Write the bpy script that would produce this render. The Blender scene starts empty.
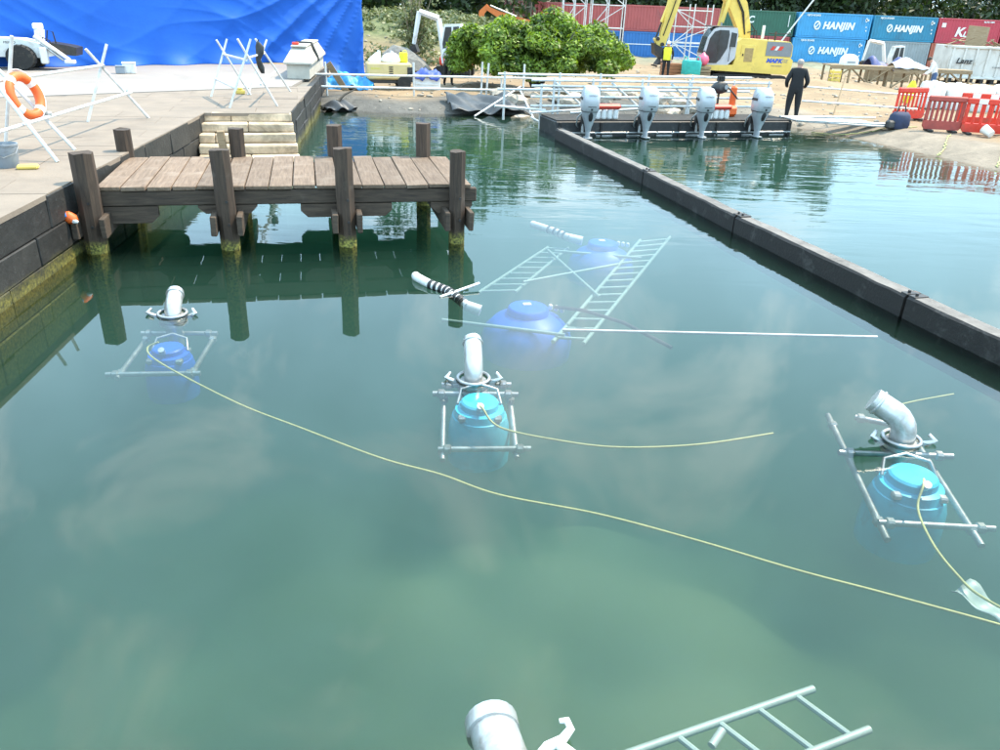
import bpy, bmesh, math, random
import numpy as np
from mathutils import Vector, Matrix, Euler
R = math.radians
random.seed(7); RNG = np.random.default_rng(7)
scene = bpy.context.scene
C = scene.collection

# ------------------------------------------------------------------ camera
CAM_Z = 3.1
cam_data = bpy.data.cameras.new('camera'); cam = bpy.data.objects.new('camera', cam_data); C.objects.link(cam)
cam_data.sensor_width = 36; cam_data.lens = 28.0; cam_data.clip_end = 1500; cam_data.clip_start = 0.05
_pitch, _roll = math.atan(368 / 778.0), R(2.4)
_F = Vector((0, math.cos(_pitch), -math.sin(_pitch))); _Rt = Vector((1, 0, 0)); _U = _Rt.cross(_F)
_R2 = _Rt * math.cos(_roll) + _U * math.sin(_roll); _U2 = -_Rt * math.sin(_roll) + _U * math.cos(_roll)
_m = Matrix((_R2, _U2, -_F)).transposed().to_4x4(); _m.translation = (0, 0, CAM_Z)
cam.matrix_world = _m
scene.camera = cam

# ------------------------------------------------------------------ sky and sun (high, beyond the tank and to the right)
SUN_EL, SUN_AZ = R(58), R(58)           # azimuth clockwise from +Y
world = bpy.data.worlds.new('World'); scene.world = world; world.use_nodes = True
wn = world.node_tree; wn.nodes.clear()
sky = wn.nodes.new('ShaderNodeTexSky'); sky.sky_type = 'NISHITA'; sky.sun_disc = False
sky.sun_elevation = SUN_EL; sky.sun_rotation = SUN_AZ; sky.air_density = 1.0; sky.dust_density = 1.2; sky.ozone_density = 1.0
bg = wn.nodes.new('ShaderNodeBackground'); bg.inputs['Strength'].default_value = 0.15
wo = wn.nodes.new('ShaderNodeOutputWorld')
# thin broken cloud over the whole sky, the same in every direction
wtc = wn.nodes.new('ShaderNodeTexCoord'); wns = wn.nodes.new('ShaderNodeTexNoise')
wns.inputs['Scale'].default_value = 3.2; wns.inputs['Detail'].default_value = 6; wns.inputs['Roughness'].default_value = 0.55
wrp = wn.nodes.new('ShaderNodeValToRGB'); wrp.color_ramp.elements[0].position = 0.42; wrp.color_ramp.elements[1].position = 0.66; wrp.color_ramp.elements[0].color = (.55, .55, .55, 1)
wrp.color_ramp.elements[1].color = (0.8, 0.8, 0.8, 1)
wmx = wn.nodes.new('ShaderNodeMix'); wmx.data_type = 'RGBA'; wmx.inputs['B'].default_value = (8.8, 13.8, 17.6, 1)
wn.links.new(wtc.outputs['Generated'], wns.inputs['Vector']); wn.links.new(wns.outputs['Fac'], wrp.inputs['Fac'])
wn.links.new(wrp.outputs['Color'], wmx.inputs['Factor']); wn.links.new(sky.outputs['Color'], wmx.inputs['A'])
wn2 = wn.nodes.new('ShaderNodeTexNoise'); wn2.inputs['Scale'].default_value = 5.0; wn2.inputs['Detail'].default_value = 7; wn2.inputs['Roughness'].default_value = .6; wn2.inputs['Distortion'].default_value = .6
wr2 = wn.nodes.new('ShaderNodeValToRGB'); wr2.color_ramp.elements[0].position = .50; wr2.color_ramp.elements[1].position = .66; wr2.color_ramp.elements[1].color = (.85, .85, .85, 1)
wm2 = wn.nodes.new('ShaderNodeMix'); wm2.data_type = 'RGBA'; wm2.inputs['B'].default_value = (12.6, 14.8, 16.6, 1)
wn.links.new(wtc.outputs['Generated'], wn2.inputs['Vector']); wn.links.new(wn2.outputs['Fac'], wr2.inputs['Fac']); wn.links.new(wr2.outputs['Color'], wm2.inputs['Factor']); wn.links.new(wmx.outputs['Result'], wm2.inputs['A'])
wn.links.new(wm2.outputs['Result'], bg.inputs['Color']); wn.links.new(bg.outputs['Background'], wo.inputs['Surface'])
sun_d = bpy.data.lights.new('sun', 'SUN'); sun = bpy.data.objects.new('sun', sun_d); C.objects.link(sun)
sun_d.energy = 5.0; sun_d.angle = R(0.55); sun_d.color = (1.0, 0.87, 0.68)
_sd = Vector((math.sin(SUN_AZ) * math.cos(SUN_EL), math.cos(SUN_AZ) * math.cos(SUN_EL), math.sin(SUN_EL)))
sun.rotation_euler = _sd.to_track_quat('Z', 'Y').to_euler(); sun.location = (20, 20, 40)
scene.view_settings.view_transform = 'Standard'; scene.view_settings.look = 'None'
scene.view_settings.exposure = 0.6; scene.view_settings.gamma = 1.0; scene.view_settings.use_curve_mapping = False
scene.render.engine = 'CYCLES'
cy = scene.cycles
cy.max_bounces = 8; cy.diffuse_bounces = 3; cy.glossy_bounces = 3; cy.transparent_max_bounces = 32
cy.transmission_bounces = 4; cy.volume_bounces = 3; cy.use_denoising = True
try: cy.denoiser = 'OPENIMAGEDENOISE'
except Exception: pass
cy.caustics_reflective = False; cy.caustics_refractive = False
cy.sample_clamp_indirect = 6.0

# ------------------------------------------------------------------ mesh helpers
def rotz(a): return Matrix.Rotation(a, 4, 'Z')
def T(x, y, z): return Matrix.Translation((x, y, z))
def align(p0, p1):
    p0, p1 = Vector(p0), Vector(p1); d = (p1 - p0)
    q = d.to_track_quat('Z', 'Y') if d.length > 1e-9 else Euler((0, 0, 0)).to_quaternion()
    m = q.to_matrix().to_4x4(); m.translation = p0
    return m, d.length
def nth(k):
    return '%d%s' % (k, 'th' if 10 < k % 100 < 14 else {1: 'st', 2: 'nd', 3: 'rd'}.get(k % 10, 'th'))
class MB:
    def __init__(s): s.v = []; s.f = []; s.mi = []
    def add(s, vs, fs, M=None, mi=0):
        o = len(s.v)
        s.v += [tuple(M @ Vector(p)) for p in vs] if M is not None else [tuple(p) for p in vs]
        s.f += [tuple(i + o for i in f) for f in fs]; s.mi += [mi] * len(fs); return s
    def box(s, c, d, M=None, mi=0):
        x, y, z = d[0] / 2, d[1] / 2, d[2] / 2
        vs = [(c[0] + a * x, c[1] + b * y, c[2] + e * z) for e in (-1, 1) for b in (-1, 1) for a in (-1, 1)]
        return s.add(vs, [(0, 2, 3, 1), (4, 5, 7, 6), (0, 1, 5, 4), (2, 6, 7, 3), (0, 4, 6, 2), (1, 3, 7, 5)], M, mi)
    def cbox(s, c, d, ch=0.01, M=None, mi=0):
        """box with chamfered edges"""
        bm = bmesh.new(); bmesh.ops.create_cube(bm, size=1)
        for v in bm.verts: v.co = Vector((v.co.x * d[0] + c[0], v.co.y * d[1] + c[1], v.co.z * d[2] + c[2]))
        bmesh.ops.bevel(bm, geom=bm.edges[:], offset=min(ch, min(d) * 0.45), segments=1, affect='EDGES', profile=0.5)
        bm.verts.index_update()
        s.add([v.co.copy() for v in bm.verts], [[v.index for v in f.verts] for f in bm.faces], M, mi); bm.free(); return s
    def cyl(s, p0, p1, r0, r1=None, n=10, M=None, cap=True, mi=0):
        r1 = r0 if r1 is None else r1
        m, L = align(p0, p1)
        if M is not None: m = M @ m
        vs = [(r * math.cos(2 * math.pi * i / n), r * math.sin(2 * math.pi * i / n), z) for r, z in ((r0, 0), (r1, L)) for i in range(n)]
        fs = [(i, (i + 1) % n, n + (i + 1) % n, n + i) for i in range(n)]
        if cap: fs += [tuple(range(n - 1, -1, -1)), tuple(range(n, 2 * n))]
        return s.add(vs, fs, m, mi)
    def path(s, pts, r, n=8, M=None, cap=True, mi=0):
        pts = [Vector(p) for p in pts]; rs = r if isinstance(r, (list, tuple)) else [r] * len(pts)
        rings = []; prev = None
        for i, p in enumerate(pts):
            t = (pts[min(i + 1, len(pts) - 1)] - pts[max(i - 1, 0)]).normalized()
            a = prev if prev is not None else (Vector((0, 0, 1)) if abs(t.z) < .9 else Vector((1, 0, 0)))
            u = t.cross(a); u = u.normalized() if u.length > 1e-6 else t.orthogonal().normalized()
            w = u.cross(t).normalized(); prev = w
            rings.append([p + (u * math.cos(2 * math.pi * k / n) + w * math.sin(2 * math.pi * k / n)) * rs[i] for k in range(n)])
        vs = [q for ring in rings for q in ring]
        fs = [(i * n + k, i * n + (k + 1) % n, (i + 1) * n + (k + 1) % n, (i + 1) * n + k) for i in range(len(pts) - 1) for k in range(n)]
        if cap: fs += [tuple(range(n - 1, -1, -1)), tuple(range((len(pts) - 1) * n, len(pts) * n))]
        return s.add(vs, fs, M, mi)
    def lathe(s, prof, n=20, M=None, sx=1, sy=1, mi=0):
        vs = [(r * sx * math.cos(2 * math.pi * k / n), r * sy * math.sin(2 * math.pi * k / n), z) for r, z in prof for k in range(n)]
        fs = [(i * n + k, i * n + (k + 1) % n, (i + 1) * n + (k + 1) % n, (i + 1) * n + k) for i in range(len(prof) - 1) for k in range(n)]
        fs += [tuple(range(n - 1, -1, -1)), tuple(range((len(prof) - 1) * n, len(prof) * n))]
        return s.add(vs, fs, M, mi)
    def prism(s, poly, z0, z1, M=None, mi=0):
        """poly in xy (counter-clockwise), extruded in z"""
        n = len(poly)
        vs = [(p[0], p[1], z0) for p in poly] + [(p[0], p[1], z1) for p in poly]
        fs = [tuple(range(n - 1, -1, -1)), tuple(range(n, 2 * n))] + [(i, (i + 1) % n, n + (i + 1) % n, n + i) for i in range(n)]
        return s.add(vs, fs, M, mi)
    def side(s, poly, y0, y1, M=None, mi=0):
        """poly in xz, extruded along y"""
        n = len(poly)
        vs = [(p[0], y0, p[1]) for p in poly] + [(p[0], y1, p[1]) for p in poly]
        fs = [tuple(range(n)), tuple(range(2 * n - 1, n - 1, -1))] + [(i, n + i, n + (i + 1) % n, (i + 1) % n) for i in range(n)]
        return s.add(vs, fs, M, mi)
    def torus(s, Rr, r, n=32, m=12, M=None, mi=0, a0=0, a1=2 * math.pi):
        closed = abs(a1 - a0 - 2 * math.pi) < 1e-6; k = n if closed else n + 1
        vs = []
        for i in range(k):
            a = a0 + (a1 - a0) * i / n
            for j in range(m):
                b = 2 * math.pi * j / m; q = Rr + r * math.cos(b)
                vs.append((q * math.cos(a), q * math.sin(a), r * math.sin(b)))
        fs = [(i * m + j, ((i + 1) % k) * m + j, ((i + 1) % k) * m + (j + 1) % m, i * m + (j + 1) % m) for i in range(n if closed else n) for j in range(m)]
        return s.add(vs, fs, M, mi)
    def mesh(s, name, mats, smooth=False, fix=True):
        me = bpy.data.meshes.new(name); me.from_pydata(s.v, [], s.f)
        for m in (mats if isinstance(mats, (list, tuple)) else [mats]): me.materials.append(m)
        if any(s.mi): me.polygons.foreach_set('material_index', s.mi)
        if fix:
            bm = bmesh.new(); bm.from_mesh(me); bmesh.ops.recalc_face_normals(bm, faces=bm.faces[:]); bm.to_mesh(me); bm.free()
        if smooth: shade(me, smooth if not isinstance(smooth, bool) else 40)
        me.update(); return me
    def build(s, name, mats, parent=None, smooth=False, loc=None, rot=None):
        return put(name, s.mesh(name, mats, smooth), parent, loc, rot)
def shade(me, ang=40):
    me.polygons.foreach_set('use_smooth', [True] * len(me.polygons))
    bm = bmesh.new(); bm.from_mesh(me)
    for e in bm.edges:
        if len(e.link_faces) == 2 and e.calc_face_angle(0) > R(ang): e.smooth = False
    bm.to_mesh(me); bm.free()
def put(name, me, parent=None, loc=None, rot=None):
    o = bpy.data.objects.new(name, me); C.objects.link(o)
    if parent is not None: o.parent = parent
    if loc is not None: o.location = loc
    if rot is not None: o.rotation_euler = rot
    return o
def tag(o, label, cat, group=None):
    o['label'] = label; o['category'] = cat
    if group: o['group'] = group
    return o
def thing(name, label, cat, loc=(0, 0, 0), rz=0.0, group=None):
    o = bpy.data.objects.new(name, None); C.objects.link(o); o.empty_display_size = 0.2
    o.location = loc; o.rotation_euler = (0, 0, rz)
    return tag(o, label, cat, group)
def structure(o): o['kind'] = 'structure'; return o
def stuff(o): o['kind'] = 'stuff'; return o
def dup(root, loc, rz=0.0, label=None, group=None, mats=None):
    def cp(o, par):
        c = o.copy(); C.objects.link(c); c.parent = par
        for ch in [x for x in list(bpy.data.objects) if x.parent == o]: cp(ch, c)
        return c
    r = cp(root, None); r.location = loc; r.rotation_euler = (0, 0, rz)
    if label: r['label'] = label
    if group: r['group'] = group
    return r
def text(name, body, size, mat, parent, M, shear=0.0, extrude=0.006, sx=1.0, bold=0.0):
    cu = bpy.data.curves.new(name, 'FONT'); cu.body = body; cu.size = size; cu.shear = shear; cu.extrude = extrude; cu.offset = bold; cu.space_character = 1.0 + bold * 2.2
    cu.align_x = 'CENTER'; cu.align_y = 'CENTER'
    tmp = bpy.data.objects.new('tmp', cu); C.objects.link(tmp)
    dg = bpy.context.evaluated_depsgraph_get(); dg.update()
    me = bpy.data.meshes.new_from_object(tmp.evaluated_get(dg)); bpy.data.objects.remove(tmp); bpy.data.curves.remove(cu)
    me.transform(Matrix.Diagonal((sx, 1, 1, 1))); me.transform(M); me.materials.clear(); me.materials.append(mat)
    return put(name, me, parent)
def loft(secs, n=16, p=3.0):
    """superellipse sections (z, cx, cy, rx, ry)"""
    mb = MB(); vs_ = []
    for z, cx, cy_, rx, ry in secs:
        for k in range(n):
            a = 2 * math.pi * k / n; c, s = math.cos(a), math.sin(a)
            vs_.append((cx + rx * math.copysign(abs(c) ** (2 / p), c), cy_ + ry * math.copysign(abs(s) ** (2 / p), s), z))
    m_ = len(secs)
    return mb.add(vs_, [(i * n + k, i * n + (k + 1) % n, (i + 1) * n + (k + 1) % n, (i + 1) * n + k) for i in range(m_ - 1) for k in range(n)] + [tuple(range(n - 1, -1, -1)), tuple(range((m_ - 1) * n, m_ * n))])
UPRIGHT = Matrix.Rotation(R(90), 4, 'X')       # text lying in xy -> standing in xz, facing -y

# ------------------------------------------------------------------ materials
def nodes(name):
    m = bpy.data.materials.new(name); m.use_nodes = True; nt = m.node_tree; nt.nodes.clear()
    out = nt.nodes.new('ShaderNodeOutputMaterial'); return m, nt, out
def N(nt, typ, **kw):
    n = nt.nodes.new(typ)
    for k, v in kw.items():
        if k in n.inputs: n.inputs[k].default_value = v
        else: setattr(n, k, v)
    return n
def mixc(nt, fac, a, b, mode='MIX'):
    n = nt.nodes.new('ShaderNodeMix'); n.data_type = 'RGBA'; n.blend_type = mode
    for sock, v in (('Factor', fac), ('A', a), ('B', b)):
        s = [i for i in n.inputs if i.name == sock and (i.type == 'RGBA' if sock != 'Factor' else i.type == 'VALUE')][0]
        if hasattr(v, 'is_linked') or isinstance(v, bpy.types.NodeSocket): nt.links.new(v, s)
        else: s.default_value = v if sock == 'Factor' else (*v[:3], 1)
    return [o for o in n.outputs if o.type == 'RGBA'][0]
def ramp(nt, src, p0, p1, c0=(0, 0, 0), c1=(1, 1, 1)):
    r = nt.nodes.new('ShaderNodeValToRGB'); e = r.color_ramp.elements
    e[0].position, e[1].position = p0, p1; e[0].color, e[1].color = (*c0, 1), (*c1, 1)
    nt.links.new(src, r.inputs['Fac']); return r.outputs['Color']
def noise(nt, vec, scale, detail=4, rough=.55, dist=0.0):
    n = N(nt, 'ShaderNodeTexNoise', Scale=scale, Detail=detail, Roughness=rough, Distortion=dist)
    nt.links.new(vec, n.inputs['Vector']); return n.outputs['Fac']
def coords(nt, scale=(1, 1, 1), world=False, shift=True):
    if world: src = nt.nodes.new('ShaderNodeNewGeometry').outputs['Position']
    else: src = nt.nodes.new('ShaderNodeTexCoord').outputs['Object']
    mp = N(nt, 'ShaderNodeMapping'); mp.inputs['Scale'].default_value = scale; nt.links.new(src, mp.inputs['Vector'])
    if shift and not world:
        oi = nt.nodes.new('ShaderNodeObjectInfo'); mu = N(nt, 'ShaderNodeMath', operation='MULTIPLY'); mu.inputs[1].default_value = 37.0
        nt.links.new(oi.outputs['Random'], mu.inputs[0]); cx = nt.nodes.new('ShaderNodeCombineXYZ')
        nt.links.new(mu.outputs[0], cx.inputs[0]); nt.links.new(mu.outputs[0], cx.inputs[1]); nt.links.new(cx.outputs[0], mp.inputs['Location'])
    return mp.outputs['Vector']
MATS = {}
def mat(name, col, rough=.6, metal=0.0, var=.25, scale=4.0, dirt=None, dirt_amt=.0, bump=.0, bscale=30.0, rnd=0.0, stretch=(1, 1, 1), spec=.5, coat=0.0, trans=0.0):
    """principled surface with two scales of tonal variation, shaped dirt and fine relief"""
    if name in MATS: return MATS[name]
    m, nt, out = nodes(name); b = N(nt, 'ShaderNodeBsdfPrincipled'); L = nt.links.new
    vec = coords(nt, stretch)
    n1 = noise(nt, vec, scale, 5, .6); dark = tuple(c * (1 - var) for c in col); lite = tuple(min(1, c * (1 + var)) for c in col)
    base = ramp(nt, n1, .3, .7, dark, lite)
    if dirt is not None:
        n2 = noise(nt, vec, scale * .45, 6, .7, .6); base = mixc(nt, ramp(nt, n2, .62 - .25 * dirt_amt, .78 - .1 * dirt_amt), base, dirt)
    if rnd:
        oi = nt.nodes.new('ShaderNodeObjectInfo'); hs = N(nt, 'ShaderNodeHueSaturation'); mr = N(nt, 'ShaderNodeMapRange')
        mr.inputs['To Min'].default_value = 1 - rnd; mr.inputs['To Max'].default_value = 1 + rnd
        L(oi.outputs['Random'], mr.inputs['Value']); L(mr.outputs['Result'], hs.inputs['Value']); L(base, hs.inputs['Color']); base = hs.outputs['Color']
    L(base, b.inputs['Base Color'])
    rr = N(nt, 'ShaderNodeMapRange'); rr.inputs['To Min'].default_value = max(.03, rough - .12); rr.inputs['To Max'].default_value = min(1, rough + .12)
    L(n1, rr.inputs['Value']); L(rr.outputs['Result'], b.inputs['Roughness'])
    b.inputs['Metallic'].default_value = metal; b.inputs['Specular IOR Level'].default_value = spec; b.inputs['Coat Weight'].default_value = coat
    if bump:
        bp = N(nt, 'ShaderNodeBump', Strength=min(1, bump), Distance=.01 * max(1, bump)); L(noise(nt, vec, bscale, 4, .6), bp.inputs['Height']); L(bp.outputs['Normal'], b.inputs['Normal'])
    L(b.outputs['BSDF'], out.inputs['Surface']); MATS[name] = m; return m
def wood_mat(name, c0, c1, algae=False, rnd=.15, grain=(1, 14, 14), pale=(.42, .38, .33), pale_amt=.0):
    m, nt, out = nodes(name); b = N(nt, 'ShaderNodeBsdfPrincipled', Roughness=.8); L = nt.links.new
    vec = coords(nt, grain); n1 = noise(nt, vec, 2.2, 8, .65, .4)
    base = ramp(nt, n1, .3, .72, c0, c1)
    v2 = coords(nt, (1, 1, 1)); n2 = noise(nt, v2, 2.6, 5, .6)
    base = mixc(nt, ramp(nt, n2, .66 - pale_amt * .3, .86 - pale_amt * .2), base, pale)
    if algae:
        ge = nt.nodes.new('ShaderNodeTexCoord'); sp = nt.nodes.new('ShaderNodeSeparateXYZ'); L(ge.outputs['Object'], sp.inputs[0])
        ad = N(nt, 'ShaderNodeMath', operation='MULTIPLY_ADD'); ad.inputs[1].default_value = .30; L(n2, ad.inputs[0]); L(sp.outputs['Z'], ad.inputs[2])
        band = N(nt, 'ShaderNodeMapRange', clamp=True); band.inputs['From Min'].default_value = .34; band.inputs['From Max'].default_value = .22
        L(ad.outputs[0], band.inputs['Value'])
        n3 = noise(nt, v2, 28, 4, .7); al = ramp(nt, n3, .4, .62, (.03, .035, .012), (.34, .30, .06))
        base = mixc(nt, band.outputs['Result'], base, al)
    oi = nt.nodes.new('ShaderNodeObjectInfo'); hs = N(nt, 'ShaderNodeHueSaturation'); mr = N(nt, 'ShaderNodeMapRange')
    mr.inputs['To Min'].default_value = 1 - rnd; mr.inputs['To Max'].default_value = 1 + rnd
    L(oi.outputs['Random'], mr.inputs['Value']); L(mr.outputs['Result'], hs.inputs['Value']); L(base, hs.inputs['Color'])
    L(hs.outputs['Color'], b.inputs['Base Color'])
    bp = N(nt, 'ShaderNodeBump', Strength=.7, Distance=.012); L(n1, bp.inputs['Height']); L(bp.outputs['Normal'], b.inputs['Normal'])
    L(b.outputs['BSDF'], out.inputs['Surface']); return m
def leaf_mat(name, c0, c1, trans=.35):
    m, nt, out = nodes(name); L = nt.links.new
    ge = nt.nodes.new('ShaderNodeNewGeometry'); n = noise(nt, ge.outputs['Position'], .9, 4, .6)
    mx = N(nt, 'ShaderNodeMath', operation='MULTIPLY_ADD'); mx.inputs[1].default_value = .45
    L(ge.outputs['Random Per Island'], mx.inputs[0]); L(n, mx.inputs[2])
    col = ramp(nt, mx.outputs[0], .45, 1.0, c0, c1)
    d = N(nt, 'ShaderNodeBsdfPrincipled', Roughness=.5); L(col, d.inputs['Base Color'])
    t = nt.nodes.new('ShaderNodeBsdfTranslucent'); hs = N(nt, 'ShaderNodeHueSaturation', Saturation=1.15, Value=1.2); L(col, hs.inputs['Color']); L(hs.outputs['Color'], t.inputs['Color'])
    ms = N(nt, 'ShaderNodeMixShader', Fac=trans); L(d.outputs[0], ms.inputs[1]); L(t.outputs[0], ms.inputs[2]); L(ms.outputs[0], out.inputs['Surface']); return m

WHITE_TUBE = mat('galvanised_white_tube', (.62, .62, .60), .45, .15, .2, 6, (.35, .30, .24), .25)
STEEL = mat('galvanised_steel', (.40, .41, .41), .4, .7, .25, 8, (.22, .19, .155), .45)
WHITE_PAINT = mat('white_paint', (.72, .72, .70), .45, 0, .06, 3, (.40, .35, .28), .35)
BLACK_PLASTIC = mat('black_plastic', (.016, .017, .018), .5, 0, .4, 9, (.10, .095, .085), .3)
RUBBER = mat('black_rubber', (.022, .021, .020), .85, 0, .3, 10, (.10, .085, .065), .3, .3)
DARK_METAL = mat('dark_metal', (.045, .042, .04), .5, .5, .3, 8, (.14, .08, .05), .3)
YELLOW_PAINT = mat('machine_yellow_paint', (.72, .52, .11), .42, 0, .10, 2.0, (.34, .24, .09), .3)
GLASS = mat('dark_glass', (.035, .045, .05), .06, 0, .3, 2)
RED_PLASTIC = mat('red_plastic', (.66, .045, .022), .42, 0, .15, 5, (.28, .08, .05), .3)
WHITE_PLASTIC = mat('white_plastic', (.78, .78, .76), .42, 0, .06, 5, (.45, .40, .33), .25)
TIMBER = wood_mat('pale_timber', (.21, .14, .075), (.34, .25, .15), pale=(.38, .31, .22), pale_amt=.3)
CONCRETE = mat('pale_concrete', (.20, .18, .15), .85, 0, .16, 3.0, (.22, .20, .16), .4, .5, 40, .08)
YELLOW_CLOTH = mat('yellow_cloth', (.72, .68, .04), .8, 0, .15, 6)
SKIN = mat('skin', (.46, .26, .19), .55, 0, .1, 9)
BLUE_CLOTH = mat('denim', (.06, .10, .20), .85, 0, .3, 14, bump=.3)
# ================================================================== THE SETTING
SHORE = np.array([(-9, -14), (-9, 25.2), (-5.4, 25.1), (-3.5, 25.0), (0, 26.0), (4, 27.0), (8.4, 26.2), (9.6, 24.9), (10.7, 22.2), (11.7, 19), (12.9, 14), (13.6, 8), (14, -14)], float)
def shore_dist(x, y):
    """signed distance to the water's edge, positive on land"""
    x = np.asarray(x, float); y = np.asarray(y, float); d = np.full(x.shape, 1e9); ins = np.zeros(x.shape, bool)
    n = len(SHORE)
    for i in range(n):
        ax, ay = SHORE[i]; bx, by = SHORE[(i + 1) % n]; ex, ey = bx - ax, by - ay
        t = np.clip(((x - ax) * ex + (y - ay) * ey) / (ex * ex + ey * ey), 0, 1)
        d = np.minimum(d, np.hypot(x - ax - t * ex, y - ay - t * ey))
        c = ((ay > y) != (by > y)) & (x < (bx - ax) * (y - ay) / (by - ay + 1e-12) + ax); ins ^= c
    return np.where(ins, -d, d)
def sstep(a, b, x): t = np.clip((x - a) / (b - a), 0, 1); return t * t * (3 - 2 * t)
def hill(x, y):
    return 2.3 * sstep(38, 52, y) * sstep(-40, -22, x) * (1 - sstep(-4, 6, x)) + 1.0 * sstep(60, 90, y) * (1 - sstep(4, 14, x))
def lumps(x, y): return .035 * np.sin(1.7 * x + .6 * y) * np.sin(.9 * y - .5 * x) + .02 * np.sin(4.1 * x - 1.3 * y + 1) * np.sin(3.3 * y + .7 * x) + .012 * np.sin(9.1 * x + 2.2 * y) * np.sin(8.3 * y - 3 * x)
def tz(x, y):
    x = np.asarray(x, float); y = np.asarray(y, float); d = shore_dist(x, y)
    land = .30 * sstep(-.1, 1.5, d) + .03 * sstep(1.5, 6, d) - .85 * sstep(34, 74, y) + hill(x, y) + .32 * np.exp(-((y - 37.3 - .12 * (x - 10)) / 1.3) ** 2) * sstep(2, 5, x) * (1 - sstep(15.5, 18, x)) + lumps(x, y) * sstep(-.2, 1.2, d) * (1 + .8 * sstep(28, 34, y))
    bed = -1.85 - .65 * sstep(4.6, 8.6, y) - .5 * sstep(-2.2, -4.5, x) + .12 * np.sin(1.1 * x + .7 * y) * np.sin(.8 * y - .4 * x) + .05 * np.sin(2.9 * x + 1.0) * np.sin(2.3 * y)
    under = np.maximum(np.maximum(bed, -2.45), d * .9)
    return np.where(d > 0, land, under + .02 * np.sin(5 * x) * np.sin(4 * y))
def tzf(x, y): return float(tz(np.array([x]), np.array([y]))[0])
def axis(a0, a1, lo, hi, fine, coarse_n):
    mid = np.arange(a0, a1 + 1e-6, fine); g = np.geomspace(1, 1 + (a0 - lo), coarse_n) - 1; h = np.geomspace(1, 1 + (hi - a1), coarse_n) - 1
    return np.concatenate([(a0 - g[1:])[::-1], mid, a1 + h[1:]])
gx = axis(-13, 26, -450, 450, .3, 34); gy = axis(1.5, 48, -420, 700, .3, 40)
GX, GY_ = np.meshgrid(gx, gy, indexing='xy'); GZ = tz(GX, GY_); GD = shore_dist(GX, GY_)
nx, ny = len(gx), len(gy)
gv = np.stack([GX.ravel(), GY_.ravel(), GZ.ravel()], 1)
ii = (np.arange(ny - 1)[:, None] * nx + np.arange(nx - 1)[None, :]).ravel()
gf = np.stack([ii, ii + 1, ii + nx + 1, ii + nx], 1)
gm = bpy.data.meshes.new('ground'); gm.from_pydata(gv.tolist(), [], gf.tolist())
bank = gm.attributes.new('bank', 'FLOAT', 'POINT'); bank.data.foreach_set('value', (1 - sstep(1.3, 2.6, GD + .5 * np.sin(1.3 * GX) + .3 * np.sin(2.9 * GY_))).ravel())
gra = gm.attributes.new('grass', 'FLOAT', 'POINT'); gra.data.foreach_set('value', np.clip(hill(GX, GY_) * .9 - .35 + .25 * np.sin(1.1 * GX) * np.sin(.9 * GY_), 0, 1).ravel())
gm.polygons.foreach_set('use_smooth', [True] * len(gm.polygons))
def ground_mat():
    m, nt, out = nodes('site_ground'); L = nt.links.new; b = N(nt, 'ShaderNodeBsdfPrincipled', Roughness=.92)
    v = coords(nt, (1, 1, 1), world=True)
    sand = ramp(nt, noise(nt, v, .55, 8, .62, .5), .32, .68, (.19, .13, .072), (.31, .22, .13))
    mp = N(nt, 'ShaderNodeMapping'); mp.inputs['Scale'].default_value = (.25, 1.6, 1); mp.inputs['Rotation'].default_value = (0, 0, .15); L(v, mp.inputs['Vector'])
    sand = mixc(nt, ramp(nt, noise(nt, mp.outputs[0], 1.3, 6, .6, .8), .55, .72), sand, (.13, .095, .062))
    grey = ramp(nt, noise(nt, v, 1.6, 8, .65, .3), .3, .7, (.155, .128, .096), (.28, .228, .172))
    grey = mixc(nt, ramp(nt, noise(nt, v, 7, 5, .7), .6, .75), grey, (.07, .064, .055))
    sx = nt.nodes.new('ShaderNodeSeparateXYZ'); L(v, sx.inputs[0]); mx = N(nt, 'ShaderNodeMapRange', clamp=True); mx.inputs['From Min'].default_value = 6.5; mx.inputs['From Max'].default_value = 9.0; L(sx.outputs['X'], mx.inputs['Value'])
    mud = ramp(nt, noise(nt, v, 1.9, 8, .65, .4), .3, .7, (.055, .052, .046), (.135, .125, .108)); grey = mixc(nt, mx.outputs['Result'], mud, grey)
    at1 = N(nt, 'ShaderNodeAttribute'); at1.attribute_name = 'bank'
    base = mixc(nt, at1.outputs['Fac'], sand, grey)
    gr = ramp(nt, noise(nt, v, 2.4, 6, .7), .35, .65, (.05, .075, .022), (.16, .17, .07))
    at2 = N(nt, 'ShaderNodeAttribute'); at2.attribute_name = 'grass'; base = mixc(nt, at2.outputs['Fac'], base, gr)
    sp = nt.nodes.new('ShaderNodeSeparateXYZ'); L(v, sp.inputs[0]); uz = N(nt, 'ShaderNodeMapRange', clamp=True); uz.inputs['From Min'].default_value = -.25; uz.inputs['From Max'].default_value = -.6; L(sp.outputs['Z'], uz.inputs['Value'])
    silt = ramp(nt, noise(nt, v, .75, 7, .6, 1.2), .36, .66, (.10, .12, .08), (.26, .28, .20)); base = mixc(nt, uz.outputs['Result'], base, silt)
    L(base, b.inputs['Base Color'])
    bp = N(nt, 'ShaderNodeBump', Strength=.6, Distance=.05); L(noise(nt, v, 9, 7, .65), bp.inputs['Height']); L(bp.outputs[0], b.inputs['Normal'])
    L(b.outputs[0], out.inputs['Surface']); return m
gm.materials.append(ground_mat())
structure(put('ground', gm))

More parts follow.
